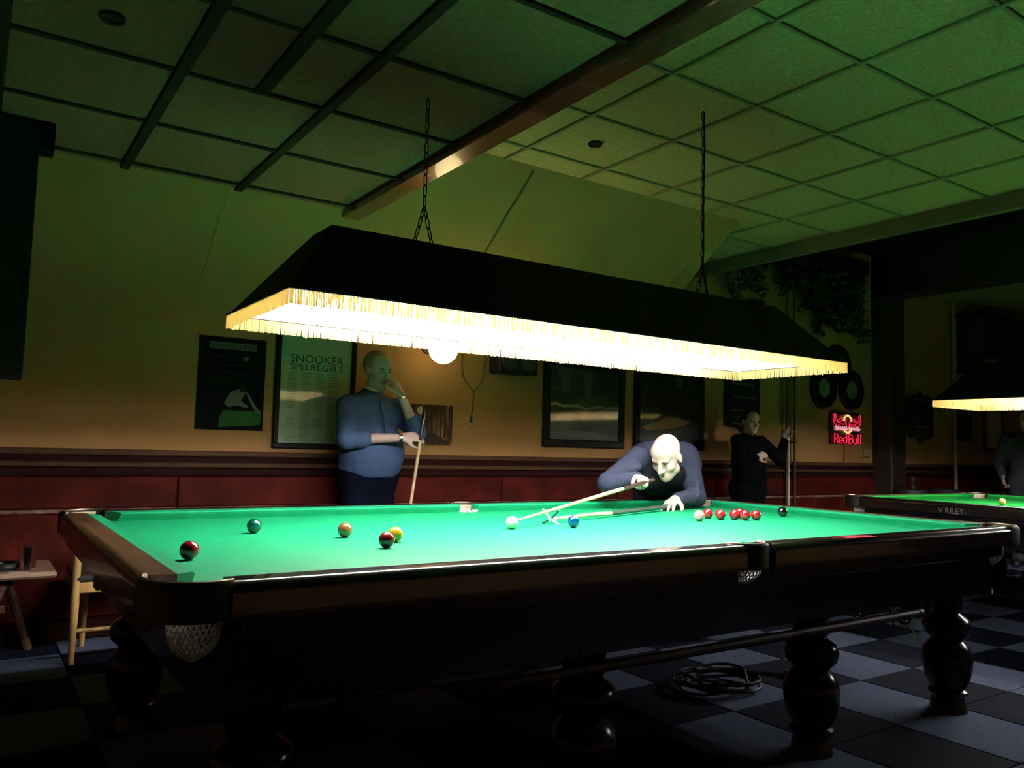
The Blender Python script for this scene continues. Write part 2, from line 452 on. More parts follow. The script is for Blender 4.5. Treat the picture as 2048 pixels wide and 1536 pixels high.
# smooth flush panel with a half tile beside it
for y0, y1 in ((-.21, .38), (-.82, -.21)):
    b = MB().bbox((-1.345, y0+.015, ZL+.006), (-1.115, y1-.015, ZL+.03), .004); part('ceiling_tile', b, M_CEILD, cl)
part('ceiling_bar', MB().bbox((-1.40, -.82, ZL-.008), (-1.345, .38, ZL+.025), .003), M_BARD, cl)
pnl = thing('ceiling_panel', 'smooth unlit brownish panel flush between speckled ceiling tiles, upper left', 'ceiling panel', (-1.53, -.2, ZL))
part('diffuser', MB().bbox((-1.655, -.80, ZL+.002), (-1.402, .365, ZL+.028), .004), M_SMOOTH, pnl)
part('rim', MB().box((-1.657, -.806, ZL-.003), (-1.400, -.798, ZL+.02)).box((-1.657, .363, ZL-.003), (-1.400, .369, ZL+.02)), M_BARD, pnl)
xsR = [-.34, .39, .995, 1.60, 2.19, 2.79, XE]
ysR = [-5.2, -4.40, -3.80, -3.19, -2.59, -1.99, -1.39, -.79, -.20, .40, 1.0, 1.60, 2.2, YW]
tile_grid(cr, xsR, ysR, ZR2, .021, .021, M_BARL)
# beam at the step between both ceilings, header at the end of the upper ceiling, post and cross beam
struct('trim_1', MB().bbox((-.455, -5.2, ZL-.035), (-.335, slope_z(0) and 1.775, ZR2+.05), .006), M_BEAM, 'brown varnished beam running along the step in the ceiling')
struct('trim_2', MB().bbox((XE-.015, -5.2, ZR2-.115), (XE+.03, YW, ZR2+.08), .004), mat('header_board', (.20, .17, .09), .7), 'board along the end of the upper ceiling')
struct('trim_3', MB().bbox((6.44, YW-.24, 0), (6.74, YW, 3.55), .01), mat('dark_post', (.035, .022, .014), .6), 'dark square post against the back wall')
struct('trim_4', MB().bbox((6.44, -5.2, 3.03), (6.74, YW, 3.6), .01), MATS['dark_post'], 'dark cross beam resting on the post')
# ---- dado: rail, wainscot boards, worn ledge
tr = struct('trim_5', MB().box((-4.2, YW-.012, .955), (12.1, YW, 1.105)), M_TRIMD, 'dark dado band along the back wall')
part('rail_strip', MB().bbox((-4.2, YW-.035, 1.070), (12.1, YW, 1.108), .008), M_TRIMB, tr)
part('rail_strip', MB().bbox((-4.2, YW-.045, 1.000), (12.1, YW, 1.030), .008), M_TRIMB, tr)
part('rail_strip', MB().bbox((-4.2, YW-.028, .945), (12.1, YW, .962), .006), M_TRIMD, tr)
ws = struct('trim_6', MB().box((-4.2, YW-.01, .0), (12.1, YW, .95)), M_WAIN, 'red brown wainscot below the dado band')
x = -3.6
while x < 12:
    part('wainscot_panel', MB().bbox((x+.006, YW-.028, .755), (min(x+1.22, 12.1)-.006, YW, .940), .006), M_WAIN, ws)
    part('wainscot_panel', MB().bbox((x+.006, YW-.028, .12), (min(x+1.22, 12.1)-.006, YW, .725), .006), M_WAIN, ws)
    part('ledge', MB().bbox((x+.004, YW-.045, .728), (min(x+1.22, 12.1)-.004, YW, .752), .008), M_WORN, ws)
    x += 1.22
bs = struct('baseboard_back', MB().bbox((-4.2, YW-.05, 0), (12.1, YW, .11), .008), M_TRIMD, 'dark baseboard of the back wall')
# recessed ceiling spots
for (x, y, z, lab) in ((-1.96, .10, ZL, 'dark unlit recessed spot in the lower ceiling at upper left'), (.67, .70, ZR2, 'dark unlit recessed spot in the higher ceiling')):
    t = thing('recessed_spot', lab, 'spotlight', (x, y, z-.002), 'recessed ceiling spots')
    b = MB(); n = 20; vs = []
    b.lathe([(.026, .012), (.026, -.004), (.040, -.008), (.043, 0), (.043, .012)], (x, y, z), 20); part('ring', b, M_PLASTIC, t)
    part('socket', MB().lathe([(.026, .0), (.02, .001), (0, .002)], (x, y, z), 20), M_PLASTIC, t)

# dark panel hanging from the lower ceiling at the left edge
t = thing('hanging_screen', 'dark screen hanging from the lower ceiling at the left edge', 'screen', (-2.6, 1.32, 1.42))
part('board', MB().bbox((-3.3, 1.29, 1.42), (-2.09, 1.34, ZL), .006), mat('panel_dark', (.018, .016, .012), .8, spec=.1), t)
part('bracket', MB().bbox((-2.09, 1.29, 2.47), (-2.03, 1.40, ZL), .004), M_DARKP, t)

# ================================================================== SNOOKER TABLE
HX, HY, ZB, ZC = 1.80, .895, .8263, .865
def arc(cx, cy, r, a0, a1, n=8):
    return [(cx+r*math.cos(math.radians(a0+(a1-a0)*i/n)), cy+r*math.sin(math.radians(a0+(a1-a0)*i/n))) for i in range(n+1)]
def snooker_table(label, group, plate=False):
    t = thing('snooker_table', label, 'snooker table', (0, 0, 0), group)
    # cloth covered slate with pocket cut outs
    ox, oy, pr = HX+.045, HY+.045, .062
    poly = []
    poly += arc(HX+.03, HY+.03, .075, 350, 100+180-360+0, 1) if False else []
    cxs = HX+.028; cys = HY+.028
    poly += [(ox, -cys+.075)]; poly += [(ox, cys-.075)]
    poly += arc(cxs, cys, .075, 283, 167, 8)          # top right (clockwise notch)
    poly += [(cxs-.075, oy)] + [(.062, oy)] + arc(0, HY+.05, .06, 355, 185, 8) + [(-.062, oy), (-cxs+.075, oy)]
    poly += arc(-cxs, cys, .075, 13, -103, 8)
    poly += [(-ox, cys-.075), (-ox, -cys+.075)]
    poly += arc(-cxs, -cys, .075, 103, -13, 8)
    poly += [(-cxs+.075, -oy), (-.062, -oy)] + arc(0, -HY-.05, .06, 175, 5, 8) + [(.062, -oy), (cxs-.075, -oy)]
    poly += arc(cxs, -cys, .075, 193, 77, 8)
    bed = part('bed', MB().prism(poly, ZB-.05, ZB), M_BAIZE, t)
    # cushions: profile (offset outwards from nose, z)
    prof = [(0, ZC-.008), (.006, ZC-.002), (.052, ZC+.001), (.052, ZB-.01), (.016, ZB-.004), (.003, ZC-.017)]
    def cushion(fn, a, b, flare_a, flare_b):
        vs = []
        for (e, fl, sg) in ((a, flare_a, -1), (b, flare_b, 1)):
            for (o, z) in prof: vs.append((*fn(e+sg*fl*o, o), z))
        n = len(prof); fs = [tuple(range(n)), tuple(range(2*n-1, n-1, -1))]+[(i, n+i, n+(i+1) % n, (i+1) % n) for i in range(n)]
        c = part('cushion', MB().add(vs, fs), M_BAIZE, t); return c
    for sy in (-1, 1):
        f = lambda s, o, sy=sy: (s, sy*(HY+o))
        cushion(f, -HX+.085, -.058, .9, .35); cushion(f, .058, HX-.085, .35, .9)
    for sx in (-1, 1):
        f = lambda s, o, sx=sx: (sx*(HX+o), s)
        cushion(f, -HY+.085, HY-.085, .9, .9)
    # wooden rails
    o1, o2 = .052, .142
    RP = [(o1, ZB-.04), (o2, ZB-.04)]+[(o2-.026+.026*math.cos(math.radians(q)), ZC+.004-.026+.026*math.sin(math.radians(q))) for q in range(0, 91, 10)]+[(o1, ZC+.003)]
    def rail_prof(sg):
        m_ = MB(); m_.smooth = True; return m_
    for sy in (-1, 1):
        for (a, b) in ((-HX+.03, -.075), (.075, HX-.03)):
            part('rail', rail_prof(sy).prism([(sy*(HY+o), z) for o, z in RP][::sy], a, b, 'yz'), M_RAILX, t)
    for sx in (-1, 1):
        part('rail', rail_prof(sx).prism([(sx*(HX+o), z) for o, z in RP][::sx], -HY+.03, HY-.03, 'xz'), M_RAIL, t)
    # aprons
    for sy in (-1, 1):
        for (a, b) in ((-HX+.06, -.085), (.085, HX-.06)):
            part('apron', MB().bbox((a, sy*1.0-.012, .735), (b, sy*1.0+.012, ZB-.02), .006), M_BLACKW, t)
    for sx in (-1, 1):
        part('apron', MB().bbox((sx*1.905-.012, -HY+.06, .735), (sx*1.905+.012, HY-.06, ZB-.02), .006), M_BLACKW, t)
    # under frame and slate edge
    fr = MB()
    for sy in (-1, 1): fr.box((-1.80, sy*.88-.05, .555), (1.80, sy*.88+.05, .775))
    for xx in (-1.75, -.58, .58, 1.75): fr.box((xx-.05, -.83, .575), (xx+.05, .83, .775))
    part('frame', fr, M_BLACKW, t)
    # legs
    lp = [(.0, .56), (.10, .56), (.105, .47), (.09, .455), (.10, .445), (.145, .425), (.162, .395), (.150, .360), (.112, .335), (.105, .325), (.12, .315), (.152, .29),
          (.166, .25), (.162, .20), (.142, .145), (.118, .115), (.108, .105), (.128, .095), (.130, .085), (.112, .075), (.104, .065), (.112, .05), (.115, .0), (0, .0)]
    lp = [(r_*(.66 if .04 < z_ < .56 else .72), z_) for r_, z_ in lp]
    lm = MB().lathe(lp[::-1], (0, 0, 0), 24); lme = mesh_from('leg', lm.v, lm.f, M_BLACKW, True)
    for xx in (-1.64, -.58, .60, 1.64):
        for yy in (-.80, .80): inst('leg', lme, (xx, yy, 0), t)
    # pockets
    for px, py, ang, corner in ((-HX-.02, -HY-.02, 225, 1), (HX+.02, -HY-.02, 315, 1), (HX+.02, HY+.02, 45, 1), (-HX-.02, HY+.02, 135, 1), (0, -HY-.055, 270, 0), (0, HY+.055, 90, 0)):
        pk = link('pocket', None, t, (px-0, py-0, ZC)); pk.empty_display_size = .05; ORG[pk] = (px, py, ZC)
        spread = 73 if corner else 86; rr = .086 if corner else .072
        # extra: reach to the outer rail line
        pts = arc(px, py, rr, ang-spread, ang+spread, 16)
        if corner:
            ex = [(px+(x-px)*1.22, py+(y-py)*1.22) for x, y in pts]
        else: ex = pts
        wall = MB(); top, bot = ZC+.001, .785
        n = len(ex); vs = []
        for (x, y) in ex:
            dx, dy = (x-px), (y-py); L = math.hypot(dx, dy); ux, uy = dx/L, dy/L
            for (off, z) in ((0, top), (.018, top+.001), (.022, top-.008), (.020, bot), (0, bot-.005)): vs.append((x+ux*off, y+uy*off, z))
        fs = []
        for i in range(n-1):
            for k in range(5): fs.append((i*5+k, (i+1)*5+k, (i+1)*5+(k+1) % 5, i*5+(k+1) % 5))
        fs += [tuple(range(5))[::-1], tuple((n-1)*5+k for k in range(5))]
        wall.smooth = True; wall.add(vs, [f[::-1] for f in fs]); part('pocket_leather', wall, M_LEATH, pk)
        part('pocket_plate', MB().tube([(x+(x-px)*.09, y+(y-py)*.09, ZC+.003) for x, y in ex], .0065, 8), M_BRASS, pk)
        lip = MB(); d2 = .5
        li = arc(px, py, rr*.93, ang-spread*.8, ang+spread*.8, 12); vs = []
        for (x, y) in li:
            for off, z in ((0, ZC-.012), (.012, ZC-.004), (.014, ZB-.02), (.004, ZB-.022)): vs.append((x+(x-px)/rr*off, y+(y-py)/rr*off, z))
        fs = []
        for i in range(len(li)-1):
            for k in range(4): fs.append((i*4+k, i*4+(k+1) % 4, (i+1)*4+(k+1) % 4, (i+1)*4+k))
        lip.add(vs, fs); lip.smooth = True; part('pocket_lip', lip, M_PALEL, pk)
        # string net
        net = MB(); NS = 26; rows = [(.055*q, .790-.0135*i) for i, q in enumerate((1.0, 1.04, 1.05, 1.04, 1.0, .94, .82, .58, .2))]
        if not corner: rows = [(r_*1.25, z_+.048) for r_, z_ in rows]
        for i in range(len(rows)-1):
            (r0, z0), (r1, z1) = rows[i], rows[i+1]
            for k in range(NS):
                a0 = 2*math.pi*(k+.5*(i % 2))/NS
                for s in (-.5, .5):
                    a1 = a0+s*2*math.pi/NS
                    net.tube([(px+r0*math.cos(a0), py+r0*math.sin(a0), z0), (px+r1*math.cos(a1), py+r1*math.sin(a1), z1)], .0030, 4, cap=False)
        tag(part('net', net, M_NET, pk), kind='stuff')
    return t
table1 = snooker_table('full-size snooker table in front with brown rails, balls and cue in play', None)
ORG[table1] = (0, 0, 0)
table2 = copy_tree(table1)
table2['label'] = 'second snooker table at the right edge with a lettered black side panel'
table2.location = (4.58, -.90, 0); table2.rotation_euler = (0, 0, math.radians(90))
for o in table2.children_recursive:
    if o.type == 'MESH' and o.data.materials and o.data.materials[0] == M_BAIZE:
        o.data = o.data.copy(); o.data.materials[0] = M_BAIZE2
# lettering on the second table: local frame of table 2 is rotated 90 deg, its side facing -X is local +Y
sm_ = mat('silver_print', (.24, .24, .24), .4)
for ch, dx, w_ in (('V', -.080, .036), ('R', -.032, .028), ('I', -.009, .008), ('L', .011, .023), ('E', .039, .025), ('Y', .068, .031)):
    me = rect_text(text_mesh(ch, .06, sm_, .002), w_, .040 if ch != 'V' else .036)
    lt = link('letter', me, table2, (1.05-dx, 1.0375, .812)); lt.rotation_euler = (math.radians(90), 0, math.radians(180))
# red sticker on the near rail of table 1
part('sticker', MB().box((.52, -1.030, ZC+.0041), (.70, -.985, ZC+.005)), mat('red_sticker', (.5, .03, .05), .4), table1, 'small red sticker on the near rail')

# ---- balls
RB = .0278
def ball(name, col, x, y, label, group=None, z=ZB, me=None):
    if me is None:
        b = MB().sphere((0, 0, 0), RB, 32, 18); me = mesh_from(name, b.v, b.f, mat(name+'_resin', col, .08, coat=1., spec=.5), True)
    o = link(name, me, None, (x, y, z+RB+.0004)); tag(o, label, 'ball', group); return me
GB = 'snooker balls on the front table'
red = ball('red_ball', (.33, .010, .014), -1.714, -.355, 'red ball near the left cushion, alone and nearest the camera', GB)
ball('red_ball', None, -1.068, -.327, 'red ball just in front of the yellow ball', GB, me=red)
ball('green_ball', (.0, .10, .065), -1.343, .266, 'dark green ball at the left of the table', GB)
ball('brown_ball', (.30, .11, .035), -1.077, .017, 'brown ball between the green and yellow balls', GB)
ball('yellow_ball', (.80, .42, .02), -.967, -.186, 'yellow ball half hidden behind a red ball', GB)
ball('white_ball', (.85, .80, .68), -.29, .06, 'white cue ball at the tip of the cue', GB)
ball('blue_ball', (.0, .085, .25), .01, .008, 'blue ball in front of the rest', GB)
ball('pink_ball', (.80, .30, .32), .878, .061, 'pale pink ball at the left of the red cluster', GB)
for x, y, l in ((1.03, .140, 'red ball directly behind the pink ball'), (1.049, .071, 'red ball just right of the pink one, with gaps on both sides'),
                (1.131, .046, 'front left red ball of the tight group of four'), (1.245, .109, 'rear red ball mostly hidden in the tight group of four'),
                (1.159, .000, 'front middle red ball of the tight group of four'), (1.225, -.018, 'rightmost red ball of the cluster')):
    ball('red_ball', None, x, y, l, GB, me=red)
ball('black_ball', (.004, .005, .005), 1.60, .10, 'black ball near the right cushion', GB)
ball('ochre_ball', (.62, .36, .10), 4.50, .25, 'ochre ball on the second table', 'balls on the second table')

# ================================================================== TABLE LAMPS
def table_lamp(label, X0, X1, zb, z_hang, chains):
    hw = .37; tw = .10; zt = 1.972; cx = (X0+X1)/2
    t = thing('table_lamp', label, 'lamp', (cx, 0, zb), 'fringed lamps over the snooker tables')
    def frus(x0, x1, w, z, X0_, X1_, w2, z2, flip, top):
        lo = [(x0, -w, z), (x1, -w, z), (x1, w, z), (x0, w, z)]; hi = [(X0_, -w2, z2), (X1_, -w2, z2), (X1_, w2, z2), (X0_, w2, z2)]
        fs = [(i, (i+1) % 4, 4+(i+1) % 4, 4+i) for i in range(4)]+([(4, 5, 6, 7)] if top else [])
        if flip: fs = [f[::-1] for f in fs]
        return lo+hi, fs
    ins = .235; th = .008
    vs, fs = frus(X0, X1, hw, zb, X0+ins, X1-ins, tw, zt, False, True)
    sh = MB().add(vs, fs)
    vs2, fs2 = frus(X0+th, X1-th, hw-th, zb, X0+ins+th*.6, X1-ins-th*.6, tw-th*.3, zt-th, True, True)
    o = len(sh.v); sh.v += vs2[:4]
    for i in range(4): sh.f.append(((i+1) % 4, i, o+i, o+(i+1) % 4))
    part('shade', sh, M_SHADE, t)
    part('lining', MB().add(vs2, fs2), M_LINING, t)
    # trim band along the rim
    tb = MB()
    for (a, b) in (((X0, -hw), (X1, -hw)), ((X1, -hw), (X1, hw)), ((X1, hw), (X0, hw)), ((X0, hw), (X0, -hw))):
        tb.tube([(a[0], a[1], zb+.004), (b[0], b[1], zb+.004)], .006, 6)
    part('rim_cord', tb, M_SHADE, t)
    # fringe: each side a hanging row of threads
    for side in range(4):
        fb = MB(); pts = [((X0, -hw), (X1, -hw)), ((X1, -hw), (X1, hw)), ((X1, hw), (X0, hw)), ((X0, hw), (X0, -hw))][side]
        (ax_, ay_), (bx_, by_) = pts; L = math.hypot(bx_-ax_, by_-ay_); n = int(L/.0058); ux, uy = (bx_-ax_)/L, (by_-ay_)/L; nx, ny = uy, -ux
        for i in range(n):
            s = (i+.5)/n*L+random.uniform(-.001, .001); w = .0026; ln = .052+random.uniform(-.003, .002); dx = random.uniform(-.003, .003)
            if random.random() < .02: ln += .005
            x, y = ax_+ux*s, ay_+uy*s; off = random.uniform(-.002, .002)
            A = [(x-ux*w, y-uy*w, zb), (x+ux*w, y+uy*w, zb), (x+nx*.003, y+ny*.003, zb)]
            B = [(p[0]+ux*dx+nx*off, p[1]+uy*dx+ny*off, zb-ln) for p in A]
            fb.add(A+B, [(0, 1, 4, 3), (1, 2, 5, 4), (2, 0, 3, 5), (3, 4, 5)])
        tag(part('fringe', fb, M_FRINGE, t), kind='stuff')
    # tubes on a batten
    bt = part('batten', MB().bbox((X0+.35, -.02, 1.90), (X1-.35, .02, 1.94), .005).box((X0+.35, -.02, 1.94), (X0+.39, .02, zt-.006)).box((X1-.39, -.02, 1.94), (X1-.35, .02, zt-.006)), M_WHITEP, t)
    Lh = (X1-X0-.5)/2
    for yy in (-.14, .14):
        for k in (0, 1):
            xa = X0+.25+k*Lh+.02; xb = xa+Lh-.04
            tu = part('lamp_tube', MB().tube([(xa, yy, 1.722), (xb, yy, 1.722)], .018, 10), M_TUBE, t)
            for xh, sg in ((xa-.01, -1), (xb+.01, 1)):
                part('tube_holder', MB().prism([(xh-.008, 1.697), (xh+.008, 1.697), (xh+.008, 1.752), (xh-.008, 1.752)], yy-.02, yy+.02, 'xz'), M_WHITEP, t)
                part('holder_arm', MB().bbox((xh-.006, min(yy, 0), 1.752), (xh+.006, max(yy, 0), 1.764), .002), M_WHITEP, t)
                part('holder_post', MB().bbox((xh-.006, -.006, 1.764), (xh+.006, .006, 1.90), .002), M_WHITEP, t)
    # chains: oval links, alternately turned
    oval = [(.0085*math.cos(a), .021*math.sin(a)+ (.006 if math.sin(a) > 0 else -.006)) for a in [2*math.pi*i/14 for i in range(14)]]
    lA = MB().tube([(x, 0, z) for x, z in oval], .0026, 5, closed=True); lmA = mesh_from('chain_link', lA.v, lA.f, M_CHAIN, True)
    for (xc, yc, ztop) in chains:
        ch = link('chain', None, t, (xc-cx, yc, zt-zb)); ch.empty_display_size = .05
        def run(p, q, k0=0):
            p, q = Vector(p), Vector(q); L = (q-p).length; n = max(1, round(L/.046)); dirv = (q-p).normalized()
            rot = Vector((0, 0, 1)).rotation_difference(dirv)
            for i in range(n):
                c = p+dirv*(L*(i+.5)/n); l = link('chain_link', lmA, ch, (c.x-xc, c.y-yc, c.z-zt))
                from mathutils import Quaternion
                l.rotation_mode = 'QUATERNION'; l.rotation_quaternion = rot @ Quaternion((0, 0, 1), (math.pi/2 if (i+k0) % 2 else 0)+.4)
                l.scale = (1, 1, L/n/.046)
        run((xc-.045, yc, zt), (xc, yc, zt+.17)); run((xc+.045, yc, zt), (xc, yc, zt+.17), 1)
        run((xc, yc, zt+.17), (xc, yc, ztop))
    return t
lamp1 = table_lamp('long black lampshade with gold fringe hanging over the front table', -1.46, 1.515, 1.667, ZL, [(-.80, 0, ZL-.005), (.82, 0, ZR2-.005)])
# power cable along the right chain
cab = MB().tube([(.835, .008, ZR2), (.845, .012, 2.75), (.835, .01, 2.5), (.84, .01, 2.25), (.838, .012, 2.15), (.87, .02, 2.03), (.90, .02, 1.972)], .005, 6)
part('cable', cab, M_PLASTIC, lamp1)
part('cable_block', MB().bbox((1.15, -.05, 1.972), (1.27, .05, 2.015), .01), M_PLASTIC, lamp1)
lamp2 = copy_tree(lamp1)
lamp2['label'] = 'black lampshade with gold fringe over the second table, cut by the right edge'
lamp2.location = (4.53, -.88, 1.647); lamp2.rotation_euler = (0, 0, math.radians(90))

# ================================================================== THINGS ON THE BACK WALL
def ongroup(name, me, parent, loc, rot=(math.radians(90), 0, 0)):
    b = ORG[parent]; o = link(name, me, parent, (loc[0]-b[0], loc[1]-b[1], loc[2]-b[2])); o.rotation_euler = rot; return o
def paint_mat(name, stops, scale=(3, 1, 3), wave=False, dist=2., coat=1., emis=0):
    m = mat(name, (.1, .1, .1), .35, coat=coat); nt = m.node_tree; b = nt.nodes['Principled BSDF']
    tc = nt.nodes.new('ShaderNodeTexCoord'); mp = nt.nodes.new('ShaderNodeMapping'); mp.inputs['Scale'].default_value = scale
    n = nt.nodes.new('ShaderNodeTexNoise'); n.inputs['Scale'].default_value = 1.; n.inputs['Detail'].default_value = 6; n.inputs['Distortion'].default_value = dist*.3
    r = nt.nodes.new('ShaderNodeValToRGB')
    while len(r.color_ramp.elements) < len(stops): r.color_ramp.elements.new(.5)
    for e, (p, c) in zip(r.color_ramp.elements, stops): e.position = p; e.color = (*c, 1)
    nt.links.new(tc.outputs['Object'], mp.inputs['Vector']); nt.links.new(mp.outputs['Vector'], n.inputs['Vector'])
    nt.links.new(n.outputs['Fac'], r.inputs['Fac']); nt.links.new(r.outputs['Color'], b.inputs['Base Color'])
    return m
def framed(name, label, cat, x0, x1, z0, z1, fw, fd, m_frame, m_print, y=YW, group=None, glass=True):
    t = thing(name, label, cat, ((x0+x1)/2, y, z0), group)
    part('print', MB().box((x0+fw*.6, y-fd*.6, z0+fw*.6), (x1-fw*.6, y-.002, z1-fw*.6)), m_print, t)
    f = [((x0, y-fd, z0), (x1, y, z0+fw)), ((x0, y-fd, z1-fw), (x1, y, z1)), ((x0, y-fd, z0+fw), (x0+fw, y, z1-fw)), ((x1-fw, y-fd, z0+fw), (x1, y, z1-fw))]
    for lo, hi in f: part('frame_bar', MB().bbox(lo, hi, .006), m_frame, t)
    return t
# --- black poster with a player at a table
t = thing('poster', 'black unframed poster showing a player bent over a green table', 'poster', (-.855, YW, 1.245))
part('sheet', MB().bbox((-1.075, YW-.006, 1.245), (-.640, YW-.001, 1.855), .001), mat('poster_black', (.008, .008, .008), .6, spec=.08), t)
PY = YW-.0065
gp = mat('print_grey', (.16, .16, .14), .6, spec=.1); gd = mat('print_dim', (.022, .022, .022), .6, spec=.1); gg = mat('print_green', (.035, .15, .035), .6, spec=.1); gl = mat('print_light', (.20, .19, .17), .6, spec=.1)
part('title_box', MB().box((-1.005, PY-.001, 1.775), (-.705, PY, 1.82)), gp, t)
ongroup('lettering', rect_text(text_mesh('SNOOKER CURSUS', .03, M_FRAMEB, .001), .28, .026), t, (-.855, PY-.0016, 1.797))
for k, (xa, xb, z) in enumerate(((-.99, -.86, 1.725), (-.84, -.78, 1.718), (-1.01, -.95, 1.68), (-.94, -.72, 1.672), (-1.01, -.955, 1.63), (-.93, -.87, 1.626), (-.85, -.72, 1.615), (-1.01, -.82, 1.575), (-1.0, -.84, 1.555))):
    part('print_line', MB().box((xa, PY-.001, z-.006), (xb, PY, z+.006)), gd, t)
part('badge', MB().lathe([(.016, -.001), (.016, 0)], (-.77, PY, 1.72), 14, 'y'), gp, t)
def flat(poly, m, nm, par, y=PY, th=.001): return part(nm, MB().prism(poly, y-th, y, 'xz'), m, par)
flat([(-.93, 1.262), (-.66, 1.285), (-.655, 1.38), (-.72, 1.375), (-.80, 1.372), (-.90, 1.375), (-.925, 1.33)], gg, 'printed_table', t)
flat([(-.90, 1.42), (-.86, 1.50), (-.80, 1.52), (-.765, 1.50), (-.79, 1.44), (-.74, 1.405), (-.755, 1.395), (-.82, 1.41), (-.87, 1.395)], gl, 'printed_body', t, PY-.0012)
flat([(-.765, 1.50), (-.745, 1.49), (-.70, 1.42), (-.665, 1.37), (-.68, 1.36), (-.72, 1.41)], gl, 'printed_arm', t, PY-.0014)
flat([(-.80, 1.50), (-.81, 1.53), (-.79, 1.55), (-.765, 1.545), (-.755, 1.52), (-.77, 1.50)], gd, 'printed_head', t, PY-.0026)
# --- framed rules of the game
M_PAPER = mat('poster_paper', (.30, .42, .26), .4, coat=1.)
t = framed('framed_rules', 'tall framed rules poster headed SNOOKER SPELREGELS behind the standing man', 'poster', -.575, .005, 1.135, 1.945, .036, .03, M_FRAMEB, M_PAPER)
DG = mat('print_darkgreen', (.008, .05, .012), .5, coat=1.)
YP = YW-.0185
ongroup('lettering', rect_text(text_mesh('SNOOKER', .06, DG, .001), .38, .055), t, (-.285, YP, 1.755))
ongroup('lettering', rect_text(text_mesh('SPELREGELS', .06, DG, .001), .38, .042), t, (-.285, YP, 1.698))
tx = mat('print_textgrey', (.19, .28, .17), .45, coat=1.)
for c in range(4):
    for q in range(26):
        z = 1.655-q*.0185; 
        if c % 2 == 0 and q in (14, 15, 16, 21, 22, 23): continue
        w = .072*random.uniform(.75, 1)
        part('print_line', MB().box((-.49+c*.098, YP-.0005, z-.006), (-.49+c*.098+w, YP+.0006, z+.004)), tx, t)
# --- small forest canvas
part_m = paint_mat('forest_print', [(.30, (.02, .006, .004)), (.46, (.10, .035, .012)), (.58, (.26, .12, .03)), (.70, (.45, .30, .12))], (28, 1, 4), coat=.1)
t = thing('canvas_print', 'small brown unframed forest picture beside the standing man', 'picture', (.62, YW, 1.185))
part('canvas', MB().bbox((.425, YW-.02, 1.185), (.815, YW-.001, 1.49), .003), part_m, t)
b = MB()
flat([(.47, 1.20), (.56, 1.30), (.66, 1.27), (.78, 1.21), (.78, 1.19), (.45, 1.19)], mat('print_brown', (.045, .018, .010), .5), 'printed_ground', t, YW-.0202)
part('printed_sun', MB().lathe([(.03, -.001), (.03, 0)], (.535, YW-.0202, 1.44), 18, 'y'), mat('print_sun', (.62, .50, .25), .5), t)
for xx, w in ((.475, .012), (.59, .010), (.625, .014), (.675, .009), (.71, .012), (.745, .016), (.785, .010)):
    part('printed_trunk', MB().box((xx-w/2, YW-.0214, 1.24), (xx+w/2, YW-.020, 1.488)), MATS['print_brown'], t)
# --- two large dark paintings
sea = paint_mat('seascape_print', [(.30, (.008, .010, .008)), (.52, (.022, .028, .020)), (.72, (.085, .10, .08))], (3, 1, 9))
t = framed('framed_painting', 'large dark framed seascape left of the bent player', 'painting', 1.68, 2.575, 1.195, 1.945, .065, .035, M_FRAMEB, sea, group='dark framed paintings')
pale = mat('print_glare', (.32, .31, .20), .4, coat=.5); YS = YW-.0215
pts = [(1.73+.08*i, 1.555+.012*math.sin(i*2.1)+.008*math.sin(i*.9)) for i in range(11)]; pts[-1] = (2.51, 1.56)
flat(pts+[(x, z-.022) for x, z in pts[::-1]], pale, 'painted_reflection', t, YS)  # pale wavy band paints the lit fringe's reflection in the picture glass
flat([(1.75, 1.22), (2.48, 1.22), (2.45, 1.30), (2.2, 1.33), (1.95, 1.34), (1.76, 1.33)], mat('print_seagrey', (.075, .085, .075), .4, coat=.5), 'printed_sea', t, YS)
flat([(1.78, 1.90), (1.98, 1.90), (1.95, 1.70), (1.90, 1.66), (1.84, 1.78)], mat('print_cloud', (.07, .085, .075), .4, coat=.5), 'printed_cloud', t, YS)
flat([(2.08, 1.86), (2.22, 1.85), (2.17, 1.66), (2.14, 1.62)], MATS['print_cloud'], 'printed_cloud', t, YS)
fire = paint_mat('storm_print', [(.35, (.006, .006, .006)), (.60, (.018, .018, .014)), (.8, (.06, .055, .04))], (4, 1, 6))
t = framed('framed_painting', 'large dark framed painting with an orange glow behind the bent player', 'painting', 2.70, 3.60, 1.195, 1.945, .065, .035, M_FRAMEB, fire, group='dark framed paintings')
flat([(2.79, 1.40), (2.95, 1.44), (3.1, 1.50), (3.25, 1.50), (3.42, 1.47), (3.34, 1.43), (3.2, 1.40), (3.05, 1.38), (2.95, 1.375), (2.85, 1.37)], mat('print_orange', (.36, .14, .03), .4, coat=.5), 'printed_glow', t, YS)
flat([(2.79, 1.30), (3.0, 1.37), (3.3, 1.38), (3.2, 1.30), (2.95, 1.27)], mat('print_rust', (.07, .03, .015), .4, coat=.5), 'printed_shore', t, YS)
flat([(3.20, 1.88), (3.32, 1.88), (3.30, 1.78), (3.24, 1.77)], MATS['print_cloud'], 'printed_cloud', t, YS)
# --- loudspeaker box
t = thing('loudspeaker', 'small black box speaker on the wall just below the lamp fringe', 'speaker', (1.33, YW-.08, 1.765))
part('cabinet', MB().bbox((1.14, YW-.16, 1.765), (1.52, YW, 1.95), .012), M_PLASTIC, t)
for xx in (1.235, 1.425): part('speaker_cone', MB().lathe([(.07, .0), (.066, -.006), (.03, .006), (.022, -.002), (0, -.004)], (xx, YW-.161, 1.86), 20, 'y'), mat('speaker_grey', (.06, .06, .06), .5), t)
